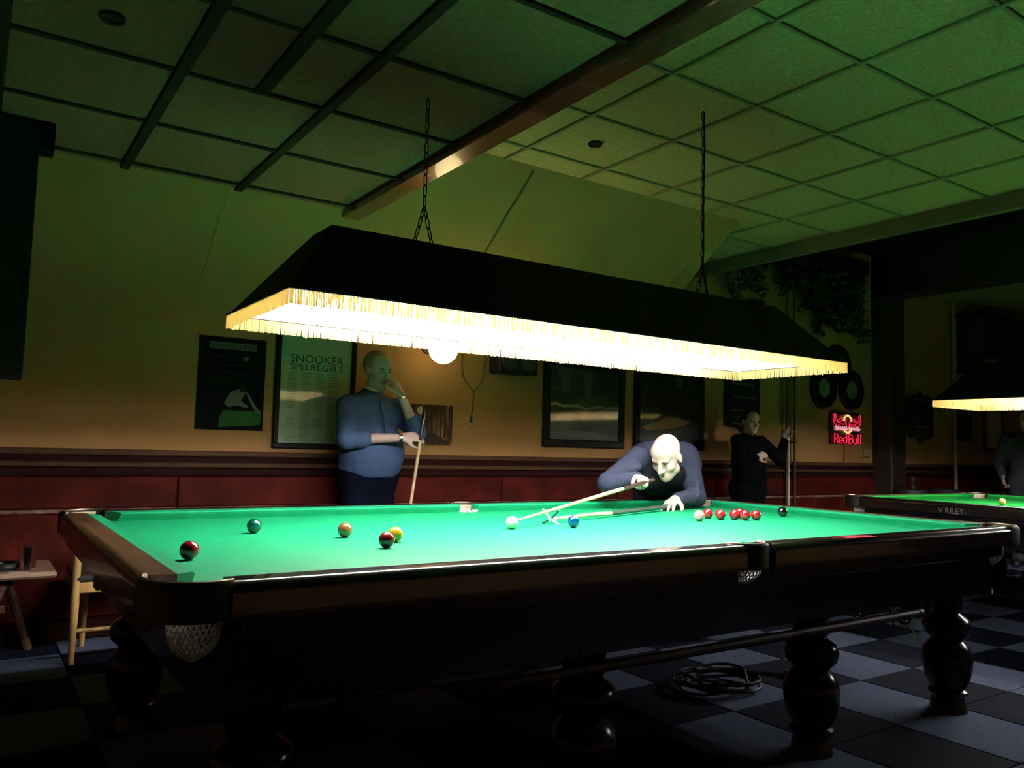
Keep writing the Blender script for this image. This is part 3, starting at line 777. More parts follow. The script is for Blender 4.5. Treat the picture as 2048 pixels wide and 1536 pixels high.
# --- globe wall lamp behind the shade
gx, gy, gz = .585, 2.30, 1.885
t = thing('globe_lamp', 'round white globe lamp peeping out below the lamp fringe', 'lamp', (gx, gy, gz))
part('globe', MB().sphere((gx, gy, gz), .108, 28, 16), M_GLOBE, t)
part('holder', MB().lathe([(.0, .150), (.03, .150), (.035, .12), (.055, .105), (.05, .095)], (gx, gy, gz), 16), M_PLASTIC, t)
part('bowl', MB().lathe([(0, .150), (.04, .152), (.09, .175), (.125, .225), (.130, .245), (.122, .245), (.085, .185), (.04, .162), (0, .160)], (gx, gy-.02, gz), 24), mat('bowl_bronze', (.05, .04, .025), .5), t)
part('bulb', MB().sphere((gx, gy-.02, gz+.215), .045, 18, 12), emit('bulb_light', (1.0, .64, .18), UPLIGHT_E), t)
part('arm', MB().tube([(gx, gy+.10, gz+.21), (gx, YW-.10, gz+.20), (gx, YW-.02, gz+.13)], .008, 8), M_PLASTIC, t)
part('backplate', MB().lathe([(0, -.025), (.05, -.02), (.055, 0)], (gx, YW, gz+.04), 16, 'y'), M_PLASTIC, t)
# --- cords
cm = mat('cord_olive', (.10, .085, .03), .6)
def sp(x, y, d=.006): return (x, y-d*.6, slope_z(y)-d*.8)
b = MB().tube([sp(.62, 1.26), sp(.625, 1.40), sp(.615, 1.55), sp(.622, 1.7), sp(.62, 1.9), sp(.63, 2.2), sp(.64, 2.5)], .006, 6)
solo('ceiling_cord', b, cm, 'thin cord running down the green sloping wall', 'cord', (.62, 1.26, slope_z(1.26)))
t = thing('pull_cord', 'thin forked cord with a small knob hanging left of the seascape', 'cord', (1.0, YW-.01, 1.35))
yc = YW-.012
part('cord', MB().tube([(.89, yc, 1.97), (.885, yc, 1.80), (.90, yc, 1.72), (.95, yc, 1.66), (1.0, yc, 1.615), (.998, yc, 1.50), (.985, yc, 1.385)], .0045, 6), cm, t)
part('cord', MB().tube([(1.10, yc, 1.97), (1.09, yc, 1.80), (1.07, yc, 1.70), (1.04, yc, 1.645), (1.0, yc, 1.615)], .0035, 6), cm, t)
part('knob_sleeve', MB().lathe([(.004, .03), (.010, .0), (.011, -.02), (.0, -.021)], (.985, yc, 1.385), 12), M_PLASTIC, t)
part('knob', MB().sphere((.985, yc, 1.345), (.011, .011, .02), 12, 8), mat('knob_ivory', (.5, .42, .25), .4), t)
# --- score boards
def scoreboard(label, x0, x1, z0, z1, ornate, bars):
    t = thing('score_board', label, 'scoreboard', ((x0+x1)/2, YW, z0), 'snooker score boards on the back wall')
    w = x1-x0; c = (x0+x1)/2; e = .06 if ornate else .02
    top = [(x1, z1-e), (x1-.25*w+.0, z1-e*.3), (c+.12*w, z1-e*.45), (c, z1+.03), (c-.12*w, z1-e*.45), (x0+.25*w, z1-e*.3), (x0, z1-e)] if ornate else [(x1, z1), (x0, z1)]
    bot = [(x0, z0+e), (x0+.12*w, z0+.4*e), (x0+.28*w, z0+.3*e), (c-.10*w, z0-.01), (c, z0-.05), (c+.10*w, z0-.01), (x1-.28*w, z0+.3*e), (x1-.12*w, z0+.4*e), (x1, z0+e)]
    part('board', MB().prism(top+bot, YW-.022, YW-.001, 'xz'), mat('board_dark', (.018, .013, .010), .4), t)
    for i in range(bars):
        z = z1-.085-(z1-z0-.13)*i/(bars-1); off = (.03 if i % 2 else -.02)*w
        part('score_rail', MB().bbox((x0+.17*w+off, YW-.034, z-.009), (x1-.17*w+off, YW-.02, z+.009), .003), mat('rail_ivory', (.17, .16, .13), .4), t)
    for i in range(2): part('score_pointer', MB().bbox((c-.2*w+i*.32*w, YW-.04, z0+.10+i*.05), (c-.15*w+i*.32*w, YW-.02, z0+.12+i*.05), .002), mat('pointer_brass', (.3, .22, .10), .4), t)
scoreboard('dark score board on the wall above the man in black', 3.90, 4.42, 1.43, 1.96, False, 4)
scoreboard('ornate dark score board with pale rails right of the post', 7.17, 7.74, 1.40, 1.98, True, 5)
# --- pipes
for xx, lab in ((4.80, 'left one of two thin wall pipes behind the raised cue'), (4.93, 'right one of two thin wall pipes behind the raised cue')):
    t = thing('wall_pipe', lab, 'pipe', (xx, YW-.03, 0), 'thin vertical wall pipes')
    part('pipe', MB().tube([(xx, YW-.062, 0), (xx, YW-.062, 3.5)], .013, 10), mat('pipe_dark', (.09, .075, .035), .5), t)
    for z in (.6, 1.3, 2.2): part('clip', MB().bbox((xx-.022, YW-.085, z), (xx+.022, YW, z+.025), .004), MATS['pipe_dark'], t)
t = thing('wall_pipe', 'thin pale wall pipe right of the ornate score board', 'pipe', (8.18, YW-.03, 0), 'thin vertical wall pipes')
part('pipe', MB().tube([(8.18, YW-.062, 0), (8.18, YW-.062, 3.2)], .022, 10), mat('pipe_pale', (.45, .38, .24), .5), t)
for z in (.7, 1.9): part('clip', MB().bbox((8.15, YW-.09, z), (8.21, YW, z+.025), .004), MATS['pipe_pale'], t)
# --- vinyl discs in a cluster
dm = mat('disc_black', (.008, .008, .008), .45); dl = mat('disc_label', (.26, .28, .24), .5)
for (xx, zz, lab) in ((5.50, 1.92, 'left lower one of three dark discs above the neon sign'), (6.02, 1.93, 'right lower one of three dark discs above the neon sign'), (5.77, 2.20, 'upper one of three dark discs behind the lamp corner')):
    t = thing('wall_disc', lab, 'disc', (xx, YW, zz-.235), 'three dark discs on the wall')
    part('disc', MB().lathe([(.10, -.020), (.115, -.032), (.15, -.040), (.205, -.042), (.225, -.030), (.232, 0)], (xx, YW-.002, zz), 32, 'y'), dm, t)
    part('disc_centre', MB().lathe([(0, -.036), (.02, -.038), (.03, -.028), (.098, -.026), (.104, -.020), (.104, -.004)], (xx, YW-.002, zz), 24, 'y'), dl, t)
# --- neon sign
NX, NZ, NYY = 5.875, 1.49, YW-.06
nr = emit('neon_red', (1.0, .022, .075), .55); nw = emit('neon_pink', (1.0, .42, .50), .45); ny = emit('neon_yellow', (1.0, .58, .18), .55)
t = thing('neon_sign', 'lit red and yellow neon sign with two bulls and lettering', 'neon sign', (NX, NYY, 1.31))
part('backing', MB().bbox((NX-.27, YW-.035, 1.315), (NX+.27, YW-.02, 1.665), .004), mat('neon_backing', (.03, .004, .006), .4), t)
part('support', MB().bbox((NX-.30, YW-.022, 1.46), (NX+.33, YW, 1.50), .004), mat('neon_support', (.25, .22, .20), .5), t)
def neon(nm, pts, m, r=.0055): return part(nm, MB().tube([(NX+x, NYY, NZ+z) for x, z in pts], r, 6), m, t)
ring = [(.088*math.cos(a), .045+.105*math.sin(a)) for a in [math.radians(25+130*i/14) for i in range(15)]]
neon('yellow_arc', ring, ny, .007); neon('yellow_arc', [(x*.86, z-.012) for x, z in ring], ny)
ring2 = [(.085*math.cos(a), .082*math.sin(a)+.028) for a in [math.radians(205+130*i/12) for i in range(13)]]
neon('yellow_arc', ring2, ny, .007); neon('yellow_arc', [(x*.86, z+.012) for x, z in ring2], ny)
bull = [(-.245, .11), (-.255, .145), (-.235, .16), (-.215, .145), (-.22, .11), (-.235, .085), (-.21, .08), (-.16, .095), (-.11, .115), (-.075, .12), (-.05, .10), (-.03, .06), (-.025, .02), (-.04, .05), (-.07, .045), (-.10, .04), (-.14, .05), (-.18, .02), (-.21, .03), (-.245, .05), (-.26, .09), (-.245, .11)]
neon('bull_outline', bull, nr, .0045); neon('bull_outline', [(-x*.98, z-.005) for x, z in bull], nr, .0045)
neon('bull_inner', [(-.20, .06), (-.15, .07), (-.10, .085), (-.06, .085)], nr, .005); neon('bull_inner', [(.20, .055), (.15, .07), (.10, .085), (.06, .085)], nr, .005)
def script(x0, x1, z, n, seed):
    rr = random.Random(seed); pts = []
    for i in range(n*8+1):
        u = i/(n*8); pts.append((x0+(x1-x0)*u+.008*math.sin(i*math.pi/4+1.0), z+.016*math.sin(i*math.pi/4)*(1.4 if (i//8) in (0, 4) else 1)))
    return pts
neon('script_tube', script(-.225, .0, .0, 6, 1), nw, .006); neon('script_tube', script(.02, .225, .0, 5, 2), nw, .006)
part('script_plate', MB().bbox((NX-.25, NYY+.012, NZ-.035), (NX+.30, NYY+.022, NZ+.025), .004), mat('script_plate', (.55, .45, .45), .4), t)
def letter(ch, x, w, z0, z1):
    h = z1-z0; xh = z0+h*.62; cxx = x+w/2; o = []
    el = lambda a0, a1, cz, rz, n=12: [(cxx+w*.45*math.cos(math.radians(a0+(a1-a0)*i/n)), cz+rz*math.sin(math.radians(a0+(a1-a0)*i/n))) for i in range(n+1)]
    if ch == 'R': o = [[(x, z0), (x, z1), (x+w*.7, z1-.008), (x+w*.95, z1-h*.22), (x+w*.7, z0+h*.52), (x+.004, z0+h*.48), (x+w*.5, z0+h*.48), (x+w, z0)]]
    if ch == 'e': o = [[(x+w*.06, z0+h*.31), (x+w*.92, z0+h*.31)]+el(10, 320, z0+h*.31, h*.31, 14)]
    if ch == 'd': o = [el(30, 330, z0+h*.31, h*.31, 14), [(x+w*.95, z0), (x+w*.95, z1)]]
    if ch == 'B': o = [[(x, z0), (x, z1), (x+w*.7, z1-.006), (x+w*.9, z1-h*.22), (x+w*.65, z0+h*.54), (x, z0+h*.52), (x+w*.7, z0+h*.50), (x+w, z0+h*.26), (x+w*.7, z0+.004), (x, z0)]]
    if ch == 'u': o = [[(x+w*.05, xh), (x+w*.05, z0+h*.2), (x+w*.3, z0), (x+w*.65, z0), (x+w*.95, z0+h*.2), (x+w*.95, xh), (x+w*.95, z0)]]
    if ch == 'l': o = [[(x+w*.5, z1), (x+w*.5, z0)]]
    return o
xx = -.245
for ch, w in (('R', .075), ('e', .07), ('d', .07), (' ', .022), ('B', .075), ('u', .07), ('l', .04), ('l', .04)):
    if ch != ' ':
        for s_ in letter(ch, xx, w, -.17, -.062): neon('letter_tube', s_, nr, .0052)
    xx += w+.007
part('cord', MB().tube([(NX+.0, YW-.012, 1.31), (NX+.005, YW-.012, 1.2), (NX-.005, YW-.01, 1.11)], .004, 5), M_PLASTIC, t)
# --- switch, notice, extinguisher-like bottle
t = thing('light_switch', 'small brown double switch on the wall left of the post', 'switch', (6.31, YW, 1.20))
part('plate', MB().bbox((6.25, YW-.012, 1.17), (6.37, YW, 1.29), .003), mat('switch_brown', (.16, .11, .05), .5), t)
for xx in (6.28, 6.34): part('rocker', MB().bbox((xx-.022, YW-.02, 1.185), (xx+.022, YW-.012, 1.275), .003), mat('switch_beige', (.34, .27, .15), .5), t)
t = framed('wall_notice', 'small dark framed notice with a pale strip, right of the post', 'notice', 6.86, 7.06, 1.97, 2.19, .05, .02, M_FRAMEB, mat('notice_pale', (.40, .40, .34), .5))
t = thing('wall_bottle', 'dark bottle-shaped object hanging below the small notice', 'extinguisher', (6.98, YW-.07, 1.52))
part('body', MB().lathe([(0, 1.52), (.06, 1.525), (.066, 1.56), (.066, 1.78), (.05, 1.83), (.022, 1.85), (.02, 1.87), (0, 1.87)], (6.98, YW-.075, 0), 18), mat('bottle_dark', (.03, .012, .010), .25, coat=.5), t)
part('valve', MB().bbox((6.95, YW-.10, 1.865), (7.01, YW-.05, 1.90), .004), M_STEEL, t)
part('hose', MB().tube([(7.0, YW-.09, 1.88), (7.05, YW-.10, 1.84), (7.06, YW-.10, 1.70), (7.05, YW-.09, 1.60)], .009, 6), M_PLASTIC, t)
part('bracket', MB().bbox((6.96, YW-.02, 1.60), (7.0, YW, 1.82), .003), M_STEEL, t)
framed('framed_picture', 'small dark framed picture under the second lamp', 'picture', 8.30, 8.70, 1.42, 1.92, .04, .025, M_FRAMEB, paint_mat('dark_print', [(.4, (.008, .007, .006)), (.7, (.03, .028, .022))], (6, 1, 6)))
framed('wall_mirror', 'brown framed plain picture with a pale field, right of the dark one', 'picture', 9.02, 9.55, 1.29, 1.95, .05, .03, wood('frame_brown', (.10, .045, .015), (.06, .025, .01), .4), mat('pale_field', (.55, .47, .30), .5))
t = thing('door_chime', 'tiny box on the wall between score board and pipe', 'box', (7.98, YW, 1.72))
part('housing', MB().bbox((7.90, YW-.05, 1.70), (8.02, YW, 1.90), .006), mat('chime_box', (.30, .25, .12), .5), t)
part('button', MB().lathe([(.015, -.056), (.015, -.05)], (7.99, YW, 1.76), 10, 'y'), M_WHITEP, t)
# --- dark wall cabinet high up beyond lamp 2
t = thing('wall_cabinet', 'dark slatted cabinet high on the wall above the second lamp', 'cabinet', (9.4, YW, 2.32))
part('back', MB().bbox((8.40, YW-.05, 2.32), (10.6, YW, 3.05), .006), M_DARKP, t)
part('top', MB().bbox((8.36, YW-.32, 3.02), (10.64, YW, 3.08), .006), M_DARKP, t)
part('bottom', MB().bbox((8.36, YW-.32, 2.30), (10.64, YW, 2.35), .006), M_DARKP, t)
for i in range(17): part('slat', MB().bbox((8.40+i*.135, YW-.30, 2.35), (8.43+i*.135, YW-.05, 3.02), .004), mat('slat_dark', (.04, .038, .034), .5), t)
# --- hanging ivy
def ivy(label, strands, group, n_leaf):
    x0 = sum(s[0] for s in strands)/len(strands)
    t = thing('hanging_ivy', label, 'plant', (x0, YW-.12, 3.1), group)
    rr = random.Random(len(strands)); lv = MB(); pot = MB()
    part('trough', MB().bbox((min(s[0] for s in strands)-.05, YW-.24, max(s[2] for s in strands)), (max(s[0] for s in strands)+.05, YW-.02, max(s[2] for s in strands)+.16), .01), M_DARKP, t)
    for (x, y, zt, zb, dx) in strands:
        n = 9; pts = [(x+dx*i/n+rr.uniform(-.03, .03), y+rr.uniform(-.03, .03), zt+(zb-zt)*i/n) for i in range(n+1)]
        part('stem', MB().tube(pts, .004, 5), mat('ivy_stem', (.03, .035, .012), .7), t)
        for _ in range(int(n_leaf*(zt-zb))):
            i = rr.randrange(n); u = rr.random(); p = [pts[i][k]+(pts[i+1][k]-pts[i][k])*u for k in range(3)]
            c = Vector(p)+Vector((rr.uniform(-.06, .06), rr.uniform(-.06, .05), rr.uniform(-.03, .03))); s = rr.uniform(.028, .05)
            R = Matrix.Rotation(rr.uniform(0, 6.28), 3, 'Z') @ Matrix.Rotation(rr.uniform(-.9, .9)+1.2, 3, 'X') @ Matrix.Rotation(rr.uniform(-.6, .6), 3, 'Y')
            L = [(0, 0, 0), (.55, .15, .12), (.9, .75, .05), (.35, .8, .1), (0, 1.5, -.12), (-.35, .8, .1), (-.9, .75, .05), (-.55, .15, .12), (0, .6, -.02)]
            lv.add([c+R @ Vector(q)*s for q in L], [(0, 1, 8), (1, 2, 8), (2, 3, 8), (3, 4, 8), (4, 5, 8), (5, 6, 8), (6, 7, 8), (7, 0, 8)])
    tag(part('leaves', lv, mat('ivy_leaf', (.022, .045, .014), .45), t), kind='stuff')
rr = random.Random(3)
ivy('sparse ivy hanging beside the lamp chain', [(3.86+.10*i, YW-.12, 3.12, rr.choice((2.86, 2.72, 2.65, 2.80)), rr.uniform(-.03, .03)) for i in range(6)], 'ivy hanging from troughs', 70)
ivy('dense dark ivy cascading above the wall discs', [(4.62+.085*i, YW-.14+rr.uniform(-.05, .05), 3.22, rr.uniform(2.70, 2.95) if i < 7 else rr.uniform(2.42, 2.68), rr.uniform(0, .12)) for i in range(17)], 'ivy hanging from troughs', 120)

# ================================================================== CUES AND THE REST
def cue(name, label, tip, butt_pt, L=1.47, split=.68, group='snooker cues', flip=False):
    a = Vector(tip); d = (Vector(butt_pt)-a).normalized(); b = a+d*L; m = a+d*(L*split)
    t = thing(name, label, 'cue', tuple(a if a.z < b.z else b), group)
    part('tip', MB().tube([a, a+d*.008], .0047, 10), mat('tip_blue', (.10, .20, .30), .8), t)
    part('ferrule', MB().tube([a+d*.008, a+d*.02], .0052, 10), M_BRASS, t)
    part('shaft', MB().tube([a+d*.02, a+d*L*.35, m], [.0055, .0085, .0115], 12), M_CUEL, t)
    part('butt', MB().tube([m, a+d*L*.9, b-d*.006, b], [.0116, .0140, .0145, .0125], 12), M_CUED, t)
    return t
TIP = Vector((-.258, .074, .860)); GRIP = Vector((1.0, .60, .997))
cue('snooker_cue', 'cue of the bent player pointing at the white ball', TIP, GRIP, 1.50, .72)
# rest lying on the cloth under the cue
cd_ = (GRIP-TIP).normalized(); RH = TIP+cd_*.30
rest = thing('cue_rest', 'cue rest with a cross-shaped head lying under the cue', 'cue rest', (RH.x, RH.y, ZB))
hp = Vector((1.16, .615, ZB+.020)); rd = (hp-Vector((RH.x, RH.y, ZB+.012))).normalized(); side = Vector((-rd.y, rd.x, 0)).normalized()
R0 = Vector((RH.x, RH.y, ZB+.022)); z_ = Vector((0, 0, 1))
part('head_bar', MB().tube([R0-side*.045-z_*.021, R0, R0+side*.045+z_*.045], .0052, 8), M_WHITEP, rest)
part('head_bar', MB().tube([R0+side*.045-z_*.021, R0, R0-side*.045+z_*.045], .0052, 8), mat('rest_dark', (.02, .08, .06), .4), rest)
part('head_socket', MB().tube([R0-rd*.008, R0+rd*.05], .009, 10), M_WHITEP, rest)
part('shaft', MB().tube([R0+rd*.03, R0+rd*.32+z_*.0, R0+rd*.585-z_*.006], [.0075, .0095, .0115], 12), M_CUEL, rest)
part('butt', MB().tube([R0+rd*.585-z_*.006, R0+rd*.9-z_*.006, R0+rd*1.46-z_*.004], [.0116, .0125, .0135], 12), mat('rest_butt', (.03, .05, .03), .35), rest)
# long rest and extension hung under the front table
def under_pole(label, x0, x1, y, z, r, m, grp):
    t = thing('long_rest', label, 'cue rest', (x0, y, z), grp)
    part('pole', MB().tube([(x0, y, z), ((x0+x1)/2, y, z), (x1, y, z)], [r*.75, r*.9, r], 10), m, t)
    part('end_cap', MB().lathe([(0, .0), (r*1.1, .0), (r*1.1, .03), (0, .03)], (x1, y, z), 12, 'x'), M_PLASTIC, t)
    return t
under_pole('long brown rest hung under the near side of the front table', -1.0, 1.15, -.93, .515, .020, wood('rest_brown', (.07, .03, .015), (.045, .02, .01), .45), 'rests hung under the table')
under_pole('pale tipped extension rod hung under the front table, right half', .80, 1.44, -.80, .53, .014, wood('rest_pale', (.50, .45, .38), (.40, .34, .28), .35), 'rests hung under the table')
for i, (xx, yy) in enumerate(((-.7, -.93), (.35, -.93), (1.05, -.93), (.95, -.80), (1.35, -.80))):
    r_ = .03; pts = [(xx, yy+r_*math.cos(a), (.515 if i < 3 else .53)+r_*math.sin(a)-.004) for a in [math.radians(90-300*k/14) for k in range(15)]]
    part('hook', MB().tube([(xx, yy, .575)]+pts, .005, 6), M_PLASTIC, table1)

# ================================================================== PEOPLE
def vv(*a): return np.array(a, float)
def nrm(v): v = np.array(v, float); return v/np.linalg.norm(v)
def frame_rows(f, u):
    f = nrm(f); r = nrm(np.cross(f, u)); u2 = np.cross(r, f); return r, f, u2       # right, forward, up
def head_prims(c, f, u, s=1., jaw=1.):
    r, f, u2 = frame_rows(f, u); Rm = np.stack([r, f, u2])
    P = lambda a, b, d: np.array(c)+s*(r*a+f*b+u2*d)
    e = lambda cc, rad, k=.02, t='e': (t, P(*cc), tuple(s*x for x in rad), Rm, k*s)
    cps = lambda a, b, r1, r2, k=.012: ('c', P(*a), P(*b), r1*s, r2*s, k*s)
    out = [e((0, -.012, .038), (.076, .098, .088)), e((0, .028, -.03), (.062, .070, .088), .03), e((0, .050, .055), (.060, .045, .045), .03),
           e((0, .062, -.098), (.026, .024, .020), .03), cps((-.045, .01, -.075), (0, .066, -.095), .022, .018, .03), cps((.045, .01, -.075), (0, .066, -.095), .022, .018, .03),
           cps((-.038, .084, .020), (.038, .084, .020), .011, .011, .015), e((-.042, .062, -.030), (.022, .022, .022), .02), e((.042, .062, -.030), (.022, .022, .022), .02),
           e((-.031, .104, -.003), (.014, .012, .008), .014, '-e'), e((.031, .104, -.003), (.014, .012, .008), .014, '-e'),
           cps((0, .093, .010), (0, .120, -.036), .009, .0135, .014), e((-.013, .104, -.040), (.009, .010, .008), .008), e((.013, .104, -.040), (.009, .010, .008), .008),
           cps((-.020, .088, -.067), (.020, .088, -.067), .0075, .0075, .008), cps((-.017, .087, -.079), (.017, .087, -.079), .0075, .0075, .008),
           e((0, .099, -.073), (.020, .006, .0012), .004, '-e')]
    for sx in (-1, 1):
        out += [e((sx*.079, -.006, -.010), (.010, .019, .032), .010), e((sx*.086, .000, -.008), (.006, .010, .018), .006, '-e')]
    return out
def eyes(parent, c, f, u, s=1.):
    r, f, u2 = frame_rows(f, u)
    lm_ = mat('lip_skin', (.42, .17, .15), .45)
    for dz, rr_ in ((-.0685, .0042), (-.0775, .0052)):
        q = [np.array(c)+s*(r*dx+f*dy+u2*(dz+dd)) for dx, dy, dd in ((-.023, .0845, -.001 if dz > -.07 else .003), (-.009, .0945, .001), (0, .0955, 0), (.009, .0945, .001), (.023, .0845, -.001 if dz > -.07 else .003))]
        part('lip', MB().tube(q, [.0018*s, rr_*s, rr_*s, rr_*s, .0018*s], 8), lm_, parent)
    for sx in (-1, 1):
        p = np.array(c)+s*(r*.031*sx+f*.086+u2*-.002)
        b = MB().sphere((0, 0, 0), (.0125*s, .007*s, .0042*s), 14, 8); p = p+s*f*.0085
        b.v = [tuple(p+r*v[0]+f*v[1]+u2*v[2]) for v in b.v]; part('eye', b, mat('eye_dark', (.07, .05, .045), .3), parent)
        q = [p+s*(r*dx*sx+f*dy+u2*dz) for dx, dy, dz in ((-.016, .004, .017), (0, .006, .021), (.018, -.006, .018))]
        part('eyebrow', MB().tube(q, [.0025*s, .0038*s, .002*s], 6), mat('brow_hair', (.16, .09, .06), .8), parent)
def hand_prims(w, d, n, thumb, curls, spread=.0, s=1., tc=(.2, .4), tspread=.8):
    """w wrist, d direction of the fingers, n back of the hand, thumb +-1 gives the thumb side"""
    d = nrm(d); n = nrm(np.array(n)-d*np.dot(n, d)); a = np.cross(d, n)*thumb; w = np.array(w, float); o = []
    offs = (.030, .010, -.010, -.028); kl = (.088, .092, .086, .078)
    lens = ((.042, .026, .021), (.047, .030, .023), (.043, .028, .022), (.034, .021, .019))
    for i in range(4):
        k = w+s*(d*kl[i]+a*offs[i]+n*(.004 if i in (1, 2) else 0))
        o.append(('c', w+s*(d*.012+a*offs[i]*.55), k, .0165*s, .0115*s, .012))
        ang = 0.; p = k; rad = .0100 if i < 3 else .0088
        for j in range(3):
            ang += curls[i][j]; sp_ = spread*(1.5-i)
            q = nrm(d*math.cos(sp_)+a*math.sin(sp_))*math.cos(ang)-n*math.sin(ang)
            p2 = p+q*lens[i][j]*s; r2 = rad-.0009
            o.append(('c', p, p2, rad*s, r2*s, .005)); p = p2; rad = r2
    b = w+s*(d*.025+a*.024-n*.006); q = nrm(d*.7+a*tspread-n*.25)
    m1 = b+q*.042*s; q2 = nrm(q+nrm(d-n*tc[0])*.5); m2 = m1+q2*.034*s; q3 = nrm(q2+nrm(d-n*tc[1]-a*.6)*.5); m3 = m2+q3*.026*s
    o += [('c', w+s*(d*.01+a*.012), m1, .016*s, .0135*s, .014), ('c', m1, m2, .0120*s, .0108*s, .006), ('c', m2, m3, .0108*s, .0092*s, .006)]
    return o
OPEN = ((.15, .20, .15),)*4
GRIPC = ((1.05, 1.25, .7), (1.10, 1.3, .7), (1.12, 1.3, .7), (1.15, 1.25, .7))
RELAX = ((.35, .45, .3), (.4, .5, .3), (.45, .5, .3), (.5, .5, .3))
def limb(a, b, r1, r2, k=.03): return ('c', np.array(a, float), np.array(b, float), r1, r2, k)
def hair_prims(c, f, u, s, full=True):
    r, f, u2 = frame_rows(f, u); Rm = np.stack([r, f, u2]); P = lambda a, b, d: np.array(c)+s*(r*a+f*b+u2*d)
    o = [('e', P(0, -.016, .042), (.083*s, .105*s, .092*s), Rm, .02*s)]
    cutn = f*.85-u2*.55 if full else f*.55+u2*.9
    o.append(('cut', P(0, .045, .045) if full else P(0, -.03, .04), cutn))
    o.append(('cut', P(0, 0, -.045), -u2))
    return o

# ---------------- the bent player
pl = thing('person', 'bald player in a navy zip sweater bent over the table with a cue', 'person', (1.85, 1.40, 0))
HC = vv(1.270, .690, 1.150); HF = nrm(vv(-.90, -.30, -.58)); HU = nrm(vv(-.42, -.16, .80))
SR, SL = vv(1.225, .90, 1.125), vv(1.640, .885, 1.150)
ER, WR = vv(.905, .815, .985), vv(1.030, .690, 1.022)
EL, WL = vv(1.575, .735, .895), vv(1.345, .688, .888)
CH = vv(1.50, .94, 1.09); PV = vv(1.84, 1.34, .95); BL = vv(1.67, 1.14, 1.02)
KR, KL = vv(1.76, 1.44, .50), vv(2.0, 1.40, .50); AR, AL = vv(1.74, 1.52, .09), vv(2.08, 1.50, .09)
NK = vv(1.385, .83, 1.130)
skin = head_prims(HC, HF, HU, 1.06)
skin += [limb(NK, HC+vv(.035, .045, -.03), .060, .060, .03), limb(CH, NK, .09, .062, .04)]
skin += [limb(CH, BL, .13, .13, .05), limb(BL, PV, .13, .14, .05), limb(SR, SL, .06, .06, .05)]
skin += [limb(SR, ER, .046, .038), limb(ER, WR, .036, .026), limb(SL, EL, .046, .038), limb(EL, WL, .036, .027)]
skin += [limb(PV+vv(-.09, 0, 0), KR, .075, .052), limb(KR, AR, .05, .036), limb(PV+vv(.09, 0, 0), KL, .075, .052), limb(KL, AL, .05, .036)]
skin += hand_prims(WR, (-.34, -.93, -.06), (.10, -.10, .99), +1, GRIPC, 0, 1.0, (.9, 1.2), .5)
skin += hand_prims(WL, (-.88, -.38, -.22), (-.20, -.05, .97), -1, ((.30, .30, .1), (.25, .32, .1), (.25, .32, .1), (.3, .3, .1)), .10, 1.05, (.3, .4), .7)
sdf_part('body', skin, .014, M_SKIN, pl, fine=[(vv(.90, .46, .83), vv(1.46, .80, 1.32), .0048)])
eyes(pl, HC, HF, HU, 1.06)
navy = mat('navy_knit', (.030, .035, .062), .85, spec=.2, bump=.25, bscale=90)
top = [limb(CH+vv(-.07, -.02, .0), PV+vv(-.06, -.02, .05), .135, .150, .05), limb(CH+vv(.09, -.02, .0), PV+vv(.06, -.02, .05), .135, .150, .05),
       limb(SR+vv(.03, .0, -.01), SL-vv(.03, 0, .01), .082, .086, .06), limb(SR, ER, .074, .058, .04), limb(ER, WR+(WR-ER)*-.05, .056, .040, .02), limb(SL, EL, .080, .062, .04), limb(EL, WL+vv(.025, .005, 0), .060, .042, .02),
       ('e', (1.50, .99, 1.165), (.21, .17, .085), None, .06), limb(NK+vv(.02, .03, -.01), NK+vv(-.02, -.02, .012), .074, .070, .02)]
# folds on the sleeve and back
for (p, q, r_) in ((vv(1.70, .84, 1.10), vv(1.56, .80, 1.05), .03), (vv(1.66, .80, .99), vv(1.55, .70, .97), .028), (vv(1.64, .78, .93), vv(1.52, .68, .91), .026), (vv(1.06, .86, 1.06), vv(1.14, .80, 1.08), .030)):
    top.append(limb(p, q, r_, r_*.8, .03))
sdf_part('sweater', top, .010, navy, pl)
sdf_part('vest', [limb(vv(1.30, .875, 1.035), vv(1.56, .90, 1.035), .112, .112, .04), limb(vv(1.36, .95, .99), vv(1.70, 1.12, .97), .10, .13, .05), limb(vv(1.45, .93, 1.05), vv(1.80, 1.28, .97), .14, .165, .05)], .012, mat('black_vest', (.008, .008, .011), .85, spec=.15), pl, label='black vest front of the sweater')
zb_ = MB().tube([NK+vv(-.05, -.085, .0), NK+vv(-.03, -.085, -.07), NK+vv(.0, -.05, -.13)], .004, 6); part('zip', zb_, M_STEEL, pl)
part('zip_puller', MB().bbox((NK[0]-.058, NK[1]-.102, NK[2]-.05), (NK[0]-.046, NK[1]-.094, NK[2]+.0), .002), M_STEEL, pl)
dark_tr = mat('dark_trousers', (.012, .013, .020), .85)
sdf_part('trousers', [limb(PV+vv(-.08, 0, .05), PV+vv(.08, 0, .05), .145, .145, .05), limb(PV+vv(-.09, 0, 0), KR, .11, .078, .04), limb(KR, AR+vv(0, 0, .0), .078, .062), limb(PV+vv(.09, 0, 0), KL, .11, .078, .04), limb(KL, AL, .078, .062), ('cut', (0, 0, .06), (0, 0, -1))], .014, dark_tr, pl)
for a in (AR, AL): sdf_part('shoe', [limb(vv(a[0], a[1]+.03, .045), vv(a[0]-.03, a[1]-.16, .035), .045, .036), limb(vv(a[0], a[1]+.02, .06), vv(a[0], a[1], .10), .045, .045), ('cut', (0, 0, .002), (0, 0, -1))], .012, M_LEATH, pl)

